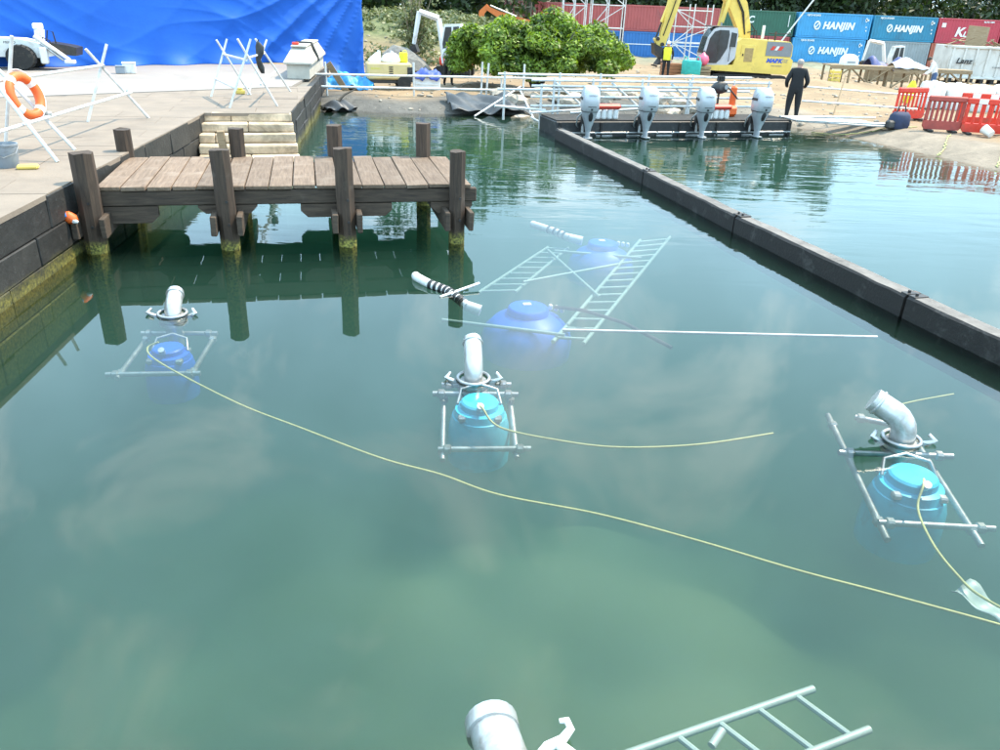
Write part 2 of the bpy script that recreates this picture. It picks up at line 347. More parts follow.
# ---- water: a closed body of turbid green water, mirror on top
def water_mat():
    m, nt, out = nodes('tank_water'); L = nt.links.new
    v = coords(nt, (1, 1, 1), world=True)
    mp = N(nt, 'ShaderNodeMapping'); mp.inputs['Scale'].default_value = (.42, 1.7, 1); mp.inputs['Rotation'].default_value = (0, 0, R(-10)); L(v, mp.inputs['Vector'])
    big = noise(nt, mp.outputs[0], 1.4, 2, .45, .5); small = noise(nt, mp.outputs[0], 4.5, 2, .5, .4)
    # breeze: livelier ripples in the open water towards the far bank, glassy near by
    sp = nt.nodes.new('ShaderNodeSeparateXYZ'); L(v, sp.inputs[0])
    br = N(nt, 'ShaderNodeMapRange', clamp=True); br.inputs['From Min'].default_value = 8.5; br.inputs['From Max'].default_value = 17; br.inputs['To Min'].default_value = .004; br.inputs['To Max'].default_value = 1.0; L(sp.outputs['Y'], br.inputs['Value'])
    pat = ramp(nt, noise(nt, v, .35, 3, .5), .35, .65, (.45, .45, .45), (1, 1, 1))
    am = N(nt, 'ShaderNodeMath', operation='MULTIPLY'); L(br.outputs[0], am.inputs[0]); L(pat, am.inputs[1])
    ad = N(nt, 'ShaderNodeMath', operation='MULTIPLY_ADD'); ad.inputs[1].default_value = .22; L(small, ad.inputs[0]); L(big, ad.inputs[2])
    hh = N(nt, 'ShaderNodeMath', operation='MULTIPLY'); L(ad.outputs[0], hh.inputs[0]); L(am.outputs[0], hh.inputs[1])
    bp = N(nt, 'ShaderNodeBump', Strength=1.0, Distance=.015); L(hh.outputs[0], bp.inputs['Height'])
    fr = N(nt, 'ShaderNodeFresnel', IOR=1.56); L(bp.outputs[0], fr.inputs['Normal'])
    gl = N(nt, 'ShaderNodeBsdfGlossy', Roughness=.015); L(bp.outputs[0], gl.inputs['Normal'])
    tr = nt.nodes.new('ShaderNodeBsdfTransparent')
    ms = nt.nodes.new('ShaderNodeMixShader'); L(fr.outputs[0], ms.inputs[0]); L(tr.outputs[0], ms.inputs[1]); L(gl.outputs[0], ms.inputs[2]); L(ms.outputs[0], out.inputs['Surface'])
    sc = N(nt, 'ShaderNodeVolumeScatter', Density=WATER_SCATTER, Anisotropy=.25); sc.inputs['Color'].default_value = (.08, .172, .138, 1)
    ab = N(nt, 'ShaderNodeVolumeAbsorption', Density=WATER_ABSORB); ab.inputs['Color'].default_value = (.36, .60, .55, 1)
    av = nt.nodes.new('ShaderNodeAddShader'); L(sc.outputs[0], av.inputs[0]); L(ab.outputs[0], av.inputs[1]); L(av.outputs[0], out.inputs['Volume'])
    return m
WATER_SCATTER, WATER_ABSORB = 1.0, 1.0
w = MB(); w.box((1.0, 6.9, -1.3), (23.0, 41.0, 2.6)); wo_ = w.build('water', water_mat()); structure(wo_)
# pale silt stirred up by the pumps, drifting towards the near end; its lumps also imitate soft cloud reflections
def silt_mat():
    m, nt, out = nodes('drifting_silt'); sc = N(nt, 'ShaderNodeVolumeScatter', Density=1.05, Anisotropy=.1); sc.inputs['Color'].default_value = (.92, .90, .38, 1); nt.links.new(sc.outputs[0], out.inputs['Volume']); return m
def silt_top(x, y):
    n = .42 * math.sin(1.05 * x + .55 * y + .4) * math.sin(.95 * y - .45 * x + 1.2) + .34 * math.sin(2.1 * x - 1.1 * y + 2 + .8 * math.sin(1.3 * y)) * math.sin(1.9 * y + .8 * x) + .22 * math.sin(4.3 * x + 1.7 * y + .9 * math.sin(2.2 * x)) * math.sin(3.7 * y - 1.5 * x + .6)
    g = float(sstep(8.8, 2.5, y)) * (.36 + .64 * math.exp(-((x - .3) / 1.9) ** 2 - ((y - 4.0) / 2.6) ** 2)) * float(sstep(-6.8, -4.5, x))
    t_ = -1.62 + 1.12 * g + .62 * n * g ** .7 * float(sstep(9.0, 6.0, y)); return -.22 - math.log1p(math.exp(-(t_ + .22) * 6)) / 6 if t_ > -1.55 else max(t_, -1.64)
sm = MB(); NX_, NY_ = 110, 100; top_, bot_ = [], []
for j in range(NY_ + 1):
    for i in range(NX_ + 1):
        x, y = -7.0 + 15.0 * i / NX_, -5.0 + 14.0 * j / NY_; top_.append((x, y, silt_top(x, y))); bot_.append((x, y, -1.66))
idx = lambda i, j: j * (NX_ + 1) + i; nb = len(top_)
fs_ = [(idx(i, j), idx(i + 1, j), idx(i + 1, j + 1), idx(i, j + 1)) for j in range(NY_) for i in range(NX_)]
fs_ += [tuple(nb + q_ for q_ in reversed(f_)) for f_ in list(fs_)]
rim = [idx(i, 0) for i in range(NX_)] + [idx(NX_, j) for j in range(NY_)] + [idx(i, NY_) for i in range(NX_, 0, -1)] + [idx(0, j) for j in range(NY_, 0, -1)]
fs_ += [(rim[k], nb + rim[k], nb + rim[(k + 1) % len(rim)], rim[(k + 1) % len(rim)]) for k in range(len(rim))]
sm.add(top_ + bot_, fs_)
sil = stuff(sm.build('silt_cloud', silt_mat())); tag(sil, 'pale green silt drifting in the water at the near end of the tank', 'silt')

# ---- quay
QZ = .90
SLATE = mat('dark_slate_block', (.075, .080, .085), .55, 0, .4, 3.5, (.19, .19, .18), .25, .9, 14, .3)
PAVE = mat('pale_paving', (.215, .170, .130), .85, 0, .16, 1.6, (.155, .12, .09), .5, .5, 30, .045)
def slate_mat():
    m, nt, out = nodes('slate_block'); L = nt.links.new; b = N(nt, 'ShaderNodeBsdfPrincipled', Roughness=.6)
    v = coords(nt, (1, 1, 1), world=True); v2 = coords(nt, (1, 1, 1))
    base = ramp(nt, noise(nt, v2, 3.2, 7, .65, .4), .3, .72, (.010, .0092, .0082), (.030, .0275, .024))
    base = mixc(nt, ramp(nt, noise(nt, v, 11, 5, .7), .62, .75), base, (.085, .085, .08))
    sp = nt.nodes.new('ShaderNodeSeparateXYZ'); L(v, sp.inputs[0]); n3 = noise(nt, v, 2.3, 5, .6)
    ad = N(nt, 'ShaderNodeMath', operation='MULTIPLY_ADD'); ad.inputs[1].default_value = .30; L(n3, ad.inputs[0]); L(sp.outputs['Z'], ad.inputs[2])
    bd = N(nt, 'ShaderNodeMapRange', clamp=True); bd.inputs['From Min'].default_value = .36; bd.inputs['From Max'].default_value = .20; L(ad.outputs[0], bd.inputs['Value'])
    al = ramp(nt, noise(nt, v, 26, 5, .7), .36, .66, (.025, .028, .010), (.20, .175, .035)); base = mixc(nt, bd.outputs[0], base, al)
    oi = nt.nodes.new('ShaderNodeObjectInfo'); hs = N(nt, 'ShaderNodeHueSaturation'); mr = N(nt, 'ShaderNodeMapRange'); mr.inputs['To Min'].default_value = .75; mr.inputs['To Max'].default_value = 1.3
    L(oi.outputs['Random'], mr.inputs['Value']); L(mr.outputs[0], hs.inputs['Value']); L(base, hs.inputs['Color']); L(hs.outputs[0], b.inputs['Base Color'])
    bp = N(nt, 'ShaderNodeBump', Strength=.8, Distance=.02); L(noise(nt, v, 9, 7, .7), bp.inputs['Height']); L(bp.outputs[0], b.inputs['Normal'])
    L(b.outputs[0], out.inputs['Surface']); return m
SLATE = slate_mat()
QA = Vector((-2.9, -13)); QB = Vector((-6.3, 16.64)); QS = Vector((-4.68, 17.15)); QE = Vector((-6.75, 30.5))
def inset(pl, d): return pl
q = MB()
core = [(-3.06, -13), (-6.46, 16.80), (-4.86, 17.30), (-6.90, 30.3), (-45, 30.3), (-45, -13)]
q.prism(core, -2.55, QZ - .062)
quay = structure(q.build('quay', CONCRETE))
def wall_blocks(P, Qn, t0, t1, courses, depth, avg, seed):
    rs = random.Random(seed); d = (Qn - P).normalized(); nrm = Vector((d.y, -d.x)); L = (Qn - P).length; a = math.atan2(d.y, d.x)
    for ci, (z0, z1) in enumerate(courses):
        s = t0 - rs.random() * avg
        while s < t1:
            ln = avg * rs.uniform(.75, 1.3); e = min(s + ln, t1); s0 = max(s, t0)
            if e - s0 > .12:
                push = rs.uniform(-.012, .014); mb = MB()
                mb.cbox((0, 0, 0), (e - s0 - .012, depth, z1 - z0 - .012), .012)
                for i, p in enumerate(mb.v): mb.v[i] = (p[0] + rs.uniform(-.005, .005), p[1] + rs.uniform(-.008, .008), p[2] + rs.uniform(-.005, .005))
                c = P + d * ((s0 + e) / 2) - nrm * (depth / 2 - push)
                mb.build('stone_block', SLATE, quay, loc=(c.x, c.y, (z0 + z1) / 2), rot=(0, 0, a))
            s += ln
LA = (QB - QA).length
wall_blocks(QA, QB, 11.0, LA, [(-.75, -.28), (-.28, .16), (.16, .50), (.50, QZ - .005)], .15, 1.15, 3)
LE = (QE - QS).length
wall_blocks(QS, QE, 0, LE, [(-.6, -.12), (-.12, .30), (.30, .62), (.62, QZ - .005)], .15, 1.0, 5)
# front cheek of the pier below the top step is hidden by the steps; paving slabs clipped to the quay edges
def clip(poly, P, Qn):
    """keep the part left of the directed line P->Qn"""
    out = []
    for i in range(len(poly)):
        a, b = Vector(poly[i]), Vector(poly[(i + 1) % len(poly)]); d = Qn - P
        fa = d.x * (a.y - P.y) - d.y * (a.x - P.x); fb = d.x * (b.y - P.y) - d.y * (b.x - P.x)
        if fa >= 0: out.append(tuple(a))
        if (fa >= 0) != (fb >= 0): out.append(tuple(a + (b - a) * (fa / (fa - fb))))
    return out
def area(pl): return abs(sum(pl[i][0] * pl[(i + 1) % len(pl)][1] - pl[(i + 1) % len(pl)][0] * pl[i][1] for i in range(len(pl)))) / 2
def slab(poly, zt=QZ, th=.06):
    if len(poly) < 3 or area(poly) < .02: return
    cx = sum(p[0] for p in poly) / len(poly); cy_ = sum(p[1] for p in poly) / len(poly); k = []
    for p in poly:
        dx, dy = p[0] - cx, p[1] - cy_; r = math.hypot(dx, dy); s = max(0, (r - .004) / max(r, 1e-6)); k.append((dx * s, dy * s))
    mb = MB(); mb.prism(k, -th, 0); 
    mb.build('paving_slab', PAVE, quay, loc=(cx, cy_, zt + random.uniform(-.003, .003)))
ya = R(14); ux, vx = Vector((math.cos(ya), math.sin(ya))), Vector((-math.sin(ya), math.cos(ya)))
O = Vector((-6.0, 9.0)); SW, SD = 1.7, .85
cells = 0
for j in range(-10, 17):
    for i in range(-9, 4):
        off = (j % 2) * SW * .5; p = O + ux * (i * SW + off) + vx * (j * SD)
        cell = [tuple(p), tuple(p + ux * SW), tuple(p + ux * SW + vx * SD), tuple(p + vx * SD)]
        c = p + ux * SW / 2 + vx * SD / 2
        if c.x < -15.5 or c.y < 1.2: continue
        SL = QB; SR = QS
        # white sheet begins along this line: keep only slabs in front of it
        cell = clip(cell, Vector((-6.08, 22.5)), Vector((-11.1, 17.66))) if c.y < 40 else cell
        a1 = clip(clip(cell, QA, QB), SR, SL)                              # before the steps
        a2 = clip(clip(cell, SL, SR), QS, QE)                              # behind the steps
        cut = clip(clip(cell, QA, QB), SR, SL)
        if len(cut) >= 3 and area(cut) > .02: slab(cut)
        if len(a2) >= 3 and area(a2) > .02: slab(a2)
# rest of the quay top: one flat sheet a touch lower
mb = MB(); mb.prism([(-3.2, -13), (-4.6, 1.2), (-15, 1.2), (-45, 1.2), (-45, -13)], QZ - .05, QZ - .006); mb.build('paving', PAVE, quay)
# pale floor sheeting that runs up to the blue screen
PALE = mat('pale_floor_sheet', (.27, .235, .205), .7, 0, .07, .9, (.22, .19, .165), .4, .2, 20)
mb = MB(); mb.prism([(-6.06, 22.56), (-6.75, 30.2), (-40, 30.2), (-40, 5.4), (-24, 5.4), (-11.12, 17.70)], QZ - .058, QZ + .012)
structure(mb.build('floor_sheet', PALE))
# steps
STEP = mat('step_stone', (.66, .51, .35), .85, 0, .2, 2.6, (.13, .10, .065), .8, .7, 22, .1)
sa = R(16.5); us, vs = Vector((math.cos(sa), math.sin(sa))), Vector((-math.sin(sa), math.cos(sa)))
st = structure(MB().prism([(-6.6, 15.3), (-4.56, 15.9), (-4.72, 17.1), (-6.7, 16.7)], -1.4, -.12).build('quay_steps', CONCRETE))
for k in range(7):
    z = QZ - .006 - .17 * k; n0 = Vector((-6.42, 16.63)) - vs * (.30 * k); wdt = 1.86 + .02 * k; cut = [.0, .34 + .2 * math.sin(k * 2.1), 1.0]
    for a, b in zip(cut[:-1], cut[1:]):
        mb = MB(); mb.cbox((wdt * (a + b) / 2, .17, -.083), (wdt * (b - a) - .010, .36, .164), .018)
        for i, p in enumerate(mb.v): mb.v[i] = (p[0], p[1] + random.uniform(-.008, .008), p[2] + random.uniform(-.006, .006))
        mb.build('step_stone', STEP, st, loc=(n0.x, n0.y, z), rot=(0, 0, sa))

# ---- blue screen (tarpaulin on its frame)
def tarp_mat():
    m, nt, out = nodes('blue_tarp'); L = nt.links.new; b = N(nt, 'ShaderNodeBsdfPrincipled', Roughness=.6)
    v = coords(nt); base = ramp(nt, noise(nt, v, 1.2, 4, .6), .3, .7, (.006, .088, .42), (.009, .108, .50)); L(base, b.inputs['Base Color'])
    b.inputs['Specular IOR Level'].default_value = .3
    bp = N(nt, 'ShaderNodeBump', Strength=.25, Distance=.01); L(noise(nt, v, 14, 5, .6), bp.inputs['Height']); L(bp.outputs[0], b.inputs['Normal'])
    L(b.outputs[0], out.inputs['Surface']); return m
TARP = tarp_mat()
tp0, tp1 = Vector((-25.5, 14.6)), Vector((-6.05, 33.55)); td = (tp1 - tp0); TL = td.length; ta = math.atan2(td.y, td.x); TH = 2.5
scr = thing('blue_screen', 'huge bright blue tarpaulin screen hung behind the quay', 'screen', (tp0.x, tp0.y, 0), ta)
nu, nv = 300, 84; vs_ = []; 
for j in range(nv + 1):
    for i in range(nu + 1):
        u = TL * i / nu; h = j / nv
        z0 = QZ + .02 if u < 24.2 else max(.35, QZ + .02 - (u - 24.2) * .22)
        z = z0 + (TH + QZ - z0) * h
        r = TL - u
        # folds fan down from the gathered right end and swag across the sheet
        ang = math.atan2(r + .6, 3.6 - (z - QZ) + .001)
        rid = lambda q_: 1 - abs(math.sin(q_)) ** .6
        y = -.16 * rid(ang * 15 + .6 * math.sin(u * .9)) * math.exp(-((r - 2.6) / 4.0) ** 2) * (1.15 - .6 * h)
        y -= .05 * rid(2.3 * (u * .55 + z * 1.0) + .9 * math.sin(u * .5) + .5 * math.sin(z * 1.7)) * math.sin(u * .29 + 1.0) ** 2 * (1.1 - .4 * h)
        y -= .035 * rid(2.9 * (z * .9 - u * .34) + 1.1 * math.sin(z * .9 + u * .35)) * math.sin(u * .21 + .2) ** 2
        y -= .03 * rid(6.1 * (z * .7 + u * .22) + 1.6 * math.sin(u * .8)) * math.sin(u * .43 + .6 * z) ** 2
        y += .09 * math.sin(u * .55 + .6 * z) * (1 - h) + (.14 * math.exp(-(z - z0) * 4.5) * math.sin(u * 3.1 + .8 * math.sin(u)))
        y -= .35 * math.exp(-(z - z0) * 3.2) * .5
        vs_.append((u, y - .05, z))
fs_ = [(j * (nu + 1) + i, j * (nu + 1) + i + 1, (j + 1) * (nu + 1) + i + 1, (j + 1) * (nu + 1) + i) for j in range(nv) for i in range(nu)]
mb = MB(); mb.add(vs_, fs_); tarp = mb.build('tarpaulin', TARP, scr); shade(tarp.data, 180)
so = tarp.modifiers.new('thickness', 'SOLIDIFY'); so.thickness = .01; so.offset = 1
mb = MB(); mb.cyl((0, .32, TH + QZ + .02), (TL, .32, TH + QZ + .02), .05); mb.build('top_tube', STEEL, scr)
for i in range(10): MB().cyl((.2 + i * (TL - .4) / 9, .45, .25), (.2 + i * (TL - .4) / 9, .45, TH + QZ), .05).build('pole', STEEL, scr)
# the loose side flap of the screen at its right end
mb = MB(); nn = 40; vs_ = []
for j in range(nn + 1):
    z = .38 + (TH + QZ - .38) * j / nn
    for i in range(9):
        s = i / 8; vs_.append((TL + .02 + .26 * math.sin(s * 2.6) * (.6 + .4 * math.sin(z * 2.1)), .03 + s * 1.4, z))
mb.add(vs_, [(j * 9 + i, j * 9 + i + 1, (j + 1) * 9 + i + 1, (j + 1) * 9 + i) for j in range(nn) for i in range(8)])
fl = mb.build('side_flap', TARP, scr, smooth=180); so = fl.modifiers.new('thickness', 'SOLIDIFY'); so.thickness = .01

# ---- woodland far behind (one mass) and its leaves
def leaf_cloud(centres, radii, per, size, flat=.75, up=.35, rng=RNG):
    """leaf-sized folded faces spread through clumps; returns verts, faces"""
    V = []; 
    tot = 0; allv = []; 
    for (c, r, n) in zip(centres, radii, per):
        d = rng.normal(size=(n, 3)); d /= np.linalg.norm(d, axis=1)[:, None]; rad = r * rng.uniform(.45, 1.05, n) ** .6
        p = np.array(c) + d * rad[:, None] * np.array([1, 1, flat])
        nrm = d * .8 + rng.normal(size=(n, 3)) * .6 + np.array([0, 0, up]); nrm /= np.linalg.norm(nrm, axis=1)[:, None]
        a = np.cross(nrm, rng.normal(size=(n, 3))); a /= np.linalg.norm(a, axis=1)[:, None] + 1e-9; b = np.cross(nrm, a)
        s = size * rng.uniform(.6, 1.35, n)[:, None]
        allv.append(np.stack([p - a * s, p + b * s * .45, p + a * s, p - b * s * .45], 1).reshape(-1, 3))
    v = np.concatenate(allv); k = len(v) // 4; f = np.arange(k * 4).reshape(k, 4)
    return v, f
def leaf_mesh(name, v, f, m):
    me = bpy.data.meshes.new(name); me.vertices.add(len(v)); me.vertices.foreach_set('co', v.astype(np.float32).ravel())
    me.loops.add(f.size); me.loops.foreach_set('vertex_index', f.astype(np.int32).ravel()); me.polygons.add(len(f))
    me.polygons.foreach_set('loop_start', np.arange(0, f.size, f.shape[1], dtype=np.int32)); me.polygons.foreach_set('loop_total', np.full(len(f), f.shape[1], dtype=np.int32))
    me.update(calc_edges=True); me.validate(); me.materials.append(m); return me
LEAF_WOOD = leaf_mat('woodland_leaves', (.010, .020, .006), (.050, .085, .018), .25)
LEAF_BUSH = leaf_mat('bush_leaves', (.026, .058, .008), (.33, .46, .07), .42)
LEAF_SCRUB = leaf_mat('scrub_leaves', (.06, .085, .03), (.24, .25, .11), .3)
BARK = wood_mat('bark', (.05, .04, .03), (.13, .11, .085), grain=(8, 8, 1))
cs, rs_, ps = [], [], []
def wood_row(x0, x1, y0, y1, n, h0, h1, r0, r1, per):
    for k in range(n):
        x = x0 + (x1 - x0) * (k + random.random()) / n; y = random.uniform(y0, y1); H = random.uniform(h0, h1); b = tzf(x, y)
        nb = max(5, int(H / 1.5))
        for q_ in range(nb):
            z = b + H * (q_ + .3 + .4 * random.random()) / nb; rr = random.uniform(r0, r1) * (1.0 - .35 * abs(2 * (q_ + .5) / nb - .9))
            cs.append((x + random.uniform(-1.6, 1.6), y + random.uniform(-1.2, 1.2), z)); rs_.append(rr); ps.append(per)
wood_row(-45, 2, 62, 80, 30, 9, 13, 1.8, 2.9, 150)
wood_row(0, 36, 86, 102, 36, 12, 16, 1.9, 3.0, 190)
wood_row(34, 110, 88, 106, 54, 8, 10.5, 1.9, 2.9, 190)
wood_row(-60, 12, 82, 92, 46, 4, 7, 1.8, 2.6, 130)
wood_row(10, 105, 107, 112, 80, 5, 8.5, 2.2, 3.2, 150)
wood_row(-130, -45, 50, 90, 30, 10, 13, 2.2, 3.4, 60)
v, f = leaf_cloud(cs, rs_, ps, .33, .85, .3)
wd = stuff(put('woodland', leaf_mesh('woodland', v, f, LEAF_WOOD))); tag(wd, 'dark green woodland rising behind the containers and the blue screen', 'woodland')
mb = MB()
for k in range(60):
    x = random.uniform(-40, 100); y = (74 if x < 2 else 97) + random.uniform(-6, 8); mb.cyl((x, y, tzf(x, y) - .2), (x + random.uniform(-.5, .5), y, 7), .22, .10, 7)
tr_ = stuff(mb.build('trunk', BARK, wd))
# ================================================================== JETTY
POSTW = wood_mat('weathered_post_wood', (.026, .0165, .011), (.088, .056, .036), algae=True, rnd=.15, grain=(12, 12, 1), pale=(.12, .095, .075), pale_amt=.1)
DECK = wood_mat('deck_plank_wood', (.105, .066, .041), (.225, .155, .105), rnd=.2, grain=(14, 1.2, 14), pale=(.24, .178, .13), pale_amt=.45)
BEAMW = wood_mat('jetty_beam_wood', (.034, .023, .016), (.105, .072, .048), rnd=.12, grain=(1.4, 14, 14), pale=(.14, .11, .08), pale_amt=.1)
JZ, JL, JW = .82, 4.93, 2.16; ja = R(14.1)
jetty = thing('wooden_jetty', 'weathered timber jetty on eight posts standing out from the quay', 'jetty', (-5.30, 9.95, 0), ja)
rj = random.Random(11); np_ = 16; pw = JL / np_
for k in range(np_):
    mb = MB(); mb.cbox((0, 0, 0), (pw - .015, JW + rj.uniform(-.02, .05), .055), .008)
    for i, p in enumerate(mb.v): mb.v[i] = (p[0] + rj.uniform(-.004, .004), p[1], p[2] + rj.uniform(-.004, .004))
    mb.build('plank', DECK, jetty, loc=((k + .5) * pw, JW / 2 + rj.uniform(-.015, .015), JZ - .03 + rj.uniform(-.006, .006)), rot=(rj.uniform(-.004, .004), rj.uniform(-.01, .01), rj.uniform(-.006, .006)))
def rough(mb, a, rnd=rj):
    for i, p in enumerate(mb.v): mb.v[i] = (p[0] + rnd.uniform(-a, a), p[1] + rnd.uniform(-a, a), p[2] + rnd.uniform(-a, a))
    return mb
for y in (.06, JW - .1): rough(MB().cbox((JL / 2 + .02, y, JZ - .165), (JL + .12, .10, .19), .012), .003).build('beam', BEAMW, jetty)
for y in (JW * .5,): MB().cbox((JL / 2, y, JZ - .15), (JL, .09, .16), .012).build('joist', BEAMW, jetty)
PU = (-.06, 1.60, 3.16, 4.70)
def post(u, v_, top, w_, lean=(0, 0)):
    mb = MB(); nseg = 9; vsx = []; n = 8
    for j in range(nseg + 1):
        z = -1.6 + (top + 1.6) * j / nseg
        for k in range(n):
            a = 2 * math.pi * (k + .5) / n; q_ = 1.0 / max(abs(math.cos(a)), abs(math.sin(a))) * .96
            rr = w_ / 2 * min(q_, 1.17) * (1 + rj.uniform(-.04, .04))
            vsx.append((rr * math.cos(a), rr * math.sin(a), z + (rj.uniform(-.012, .012) if j == nseg else 0)))
    fsx = [(i * n + k, i * n + (k + 1) % n, (i + 1) * n + (k + 1) % n, (i + 1) * n + k) for i in range(nseg) for k in range(n)] + [tuple(range(n - 1, -1, -1)), tuple(range(nseg * n, nseg * n + n))]
    mb.add(vsx, fsx); return mb.build('post', POSTW, jetty, loc=(u, v_, 0), rot=(lean[0], lean[1], rj.uniform(-.06, .06)))
for i, u in enumerate(PU): post(u, -.13, (1.27, 1.31, 1.33, 1.29)[i], (.27, .25, .25, .22)[i], (0, (.01, -.012, -.012, 0)[i]))
for i, u in enumerate((-.02, 1.62, 3.12, 4.55)): post(u, JW + .05, (1.22, 1.24, 1.30, 1.34)[i], .24)
# paired cross ties clamped to the posts, running from front to back
for i, u in enumerate(PU):
    for s in (-1, 1):
        rough(MB().cbox((0, 0, 0), (.075, JW + .62, .26), .01), .004).build('cross_tie', BEAMW, jetty, loc=(u + s * .165, JW / 2 - .06, .36), rot=(0, rj.uniform(-.03, .03), 0))
def corbel(u0, u1, z0, z1, y0, y1, cut=.16, left=True):
    pl = [(u0 + (cut * .6 if left else 0), z0), (u1 - cut * .6, z0), (u1, z0 + cut * .55), (u1, z1), (u0, z1), (u0, z0 + (cut * .55 if left else .02))]
    rough(MB().side(pl, y0, y1), .003).build('corbel', BEAMW, jetty)
corbel(2.55, 3.80, .37, .552, .02, .10); corbel(.0, .72, .33, .552, .02, .10, left=False); corbel(4.35, 4.95, .40, .552, .02, .10); corbel(1.22, 1.98, .44, .552, .02, .10)
corbel(2.5, 3.75, .37, .552, JW - .13, JW - .05); corbel(.0, .75, .33, .552, JW - .13, JW - .05, left=False); corbel(4.2, 4.9, .37, .552, JW - .13, JW - .05)
for i, u in enumerate(PU):                                   # bolts through the posts
    for z in (.66, .36): MB().cyl((u + .02, -.275, z), (u + .02, -.255, z), .018, n=8).build('bolt', DARK_METAL, jetty)
mb = MB(); mb.cbox((0, 0, .19), (.11, .10, .38), .01); b_ = mb.build('pale_stake', TIMBER, jetty, loc=(1.42, JW - .02, JZ + .01), rot=(0, -.06, 0))
# orange and blue rag caught on the corner post
rag = thing('rag', 'small orange and blue rag caught on the corner post of the jetty', 'rag', (-5.45, 9.52, .41), .3)
def cloth(w_, d_, nx_, ny_, fn): 
    mb = MB(); mb.add([(w_ * (i / nx_ - .5), d_ * (j / ny_ - .5), fn(i / nx_, j / ny_)) for j in range(ny_ + 1) for i in range(nx_ + 1)], [(j * (nx_ + 1) + i, j * (nx_ + 1) + i + 1, (j + 1) * (nx_ + 1) + i + 1, (j + 1) * (nx_ + 1) + i) for j in range(ny_) for i in range(nx_)])
    return mb
ORANGE = mat('orange_plastic', (.80, .13, .02), .5, 0, .12, 5, (.5, .14, .06), .2)
BLUE_SHEET = mat('light_blue_sheet', (.03, .24, .60), .5, 0, .2, 4)
o = loft([(.06, .02, 0, .05, .05), (.12, .01, 0, .12, .09), (.20, -.01, .01, .13, .08), (.27, -.03, 0, .08, .05), (.30, -.02, 0, .03, .03)], 14, 2.0); rough(o, .012).build('orange_cloth', ORANGE, rag, smooth=70)
o = loft([(.17, -.08, .0, .04, .05), (.22, -.10, -.01, .09, .08), (.30, -.12, 0, .08, .06), (.34, -.10, 0, .03, .03)], 12, 2.0); rough(o, .01).build('blue_cloth', BLUE_SHEET, rag, smooth=70)
o = loft([(.07, .08, -.06, .04, .03), (.11, .09, -.07, .055, .03), (.15, .08, -.06, .03, .02)], 10, 2.0); rough(o, .006).build('white_band', WHITE_PLASTIC, rag, smooth=70); rag.scale = (.72, .72, .62)

# ================================================================== BOOM (floating concrete barrier across the tank)
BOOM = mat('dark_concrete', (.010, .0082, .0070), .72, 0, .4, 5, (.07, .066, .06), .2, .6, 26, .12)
BOOM_TOP = mat('sunlit_concrete_top', (.15, .137, .125), .85, 0, .3, 6, (.06, .055, .05), .45, .6, 30, .1)  # same beam concrete, with the sunlit brightness of the top put into its colour
bp_ = [Vector((1.30, 21.3)), Vector((2.80, 15.8)), Vector((3.72, 12.26)), Vector((4.76, 8.62)), Vector((6.26, 3.9)), Vector((7.6, -.9))]
boom_lab = ['far dark beam of the floating barrier, its end touching the pontoon', 'second dark barrier beam from the pontoon, floating in the tank', 'long dark barrier beam in the middle of the tank, chipped near its joint', 'near dark barrier beam running out of the right edge', 'barrier beam beyond the right edge, nearest the viewer']
for i in range(4):
    a, b = bp_[i], bp_[i + 1]; d = b - a; L = d.length; an = math.atan2(d.y, d.x)
    bt = thing('barrier_beam', boom_lab[i], 'barrier', (a.x, a.y, 0), an, 'floating barrier beams')
    mb = MB(); ns = int(L / .25); W_, zt, zb = .25, .265, -.35; ringv = []; rb = random.Random(20 + i)
    for k in range(ns + 1):
        x = .02 + (L - .04) * k / ns; c = .02 + rb.uniform(0, .012); dz = rb.uniform(-.006, .006); dw = rb.uniform(-.004, .004)
        ringv += [(x, -W_ / 2 + dw, zb), (x, W_ / 2 + dw, zb), (x, W_ / 2 + dw, zt - c + dz), (x, W_ / 2 - c, zt + dz), (x, -W_ / 2 + c, zt + dz), (x, -W_ / 2 + dw, zt - c + dz)]
    fsx = [(k * 6 + j, k * 6 + (j + 1) % 6, k * 6 + 6 + (j + 1) % 6, k * 6 + 6 + j) for k in range(ns) for j in range(6)] + [(5, 4, 3, 2, 1, 0), tuple(ns * 6 + j for j in range(6))]
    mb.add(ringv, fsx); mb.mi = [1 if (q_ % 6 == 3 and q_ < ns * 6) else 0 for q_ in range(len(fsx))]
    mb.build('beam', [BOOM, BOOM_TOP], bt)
    for e in (.06, L - .06):
        m2 = MB(); m2.cbox((e, 0, zt + .006), (.10, .20, .02), .004); m2.cyl((e, -.03, zt + .012), (e, -.03, zt + .045), .018, n=8); m2.build('joint_plate', DARK_METAL, bt)
# ================================================================== PONTOON
pa = math.atan2(2.25, 6.9); PL = 7.45
pon = thing('pontoon', 'low black floating pontoon carrying four outboard motors at the far bank', 'pontoon', (1.22, 21.75, 0), pa)
mb = MB(); mb.cbox((PL / 2, .65, .10), (PL, 1.3, .56), .02); mb.build('hull', BLACK_PLASTIC, pon)
mb = MB(); mb.cbox((PL / 2, .66, .40), (PL - .06, 1.26, .03), .008); mb.build('deck', RUBBER, pon)
for k in range(7): MB().cbox((.12 + k * (PL - .24) / 6, -.022, .12), (.07, .05, .48), .008).build('fender_strip', RUBBER, pon)
MB().cyl((0.05, -.04, .09), (PL - .05, -.04, .09), .022).build('waterline_tube', STEEL, pon)
for k in range(16): MB().cyl((.2 + k * (PL - .4) / 15, -.05, .09), (.2 + k * (PL - .4) / 15, -.075, .09), .028, n=8).build('bolt', STEEL, pon)
for k in range(8): MB().cbox((.5 + k * .92, -.03, .015), (.5, .03, .03), .006).build('name_plate', STEEL, pon)
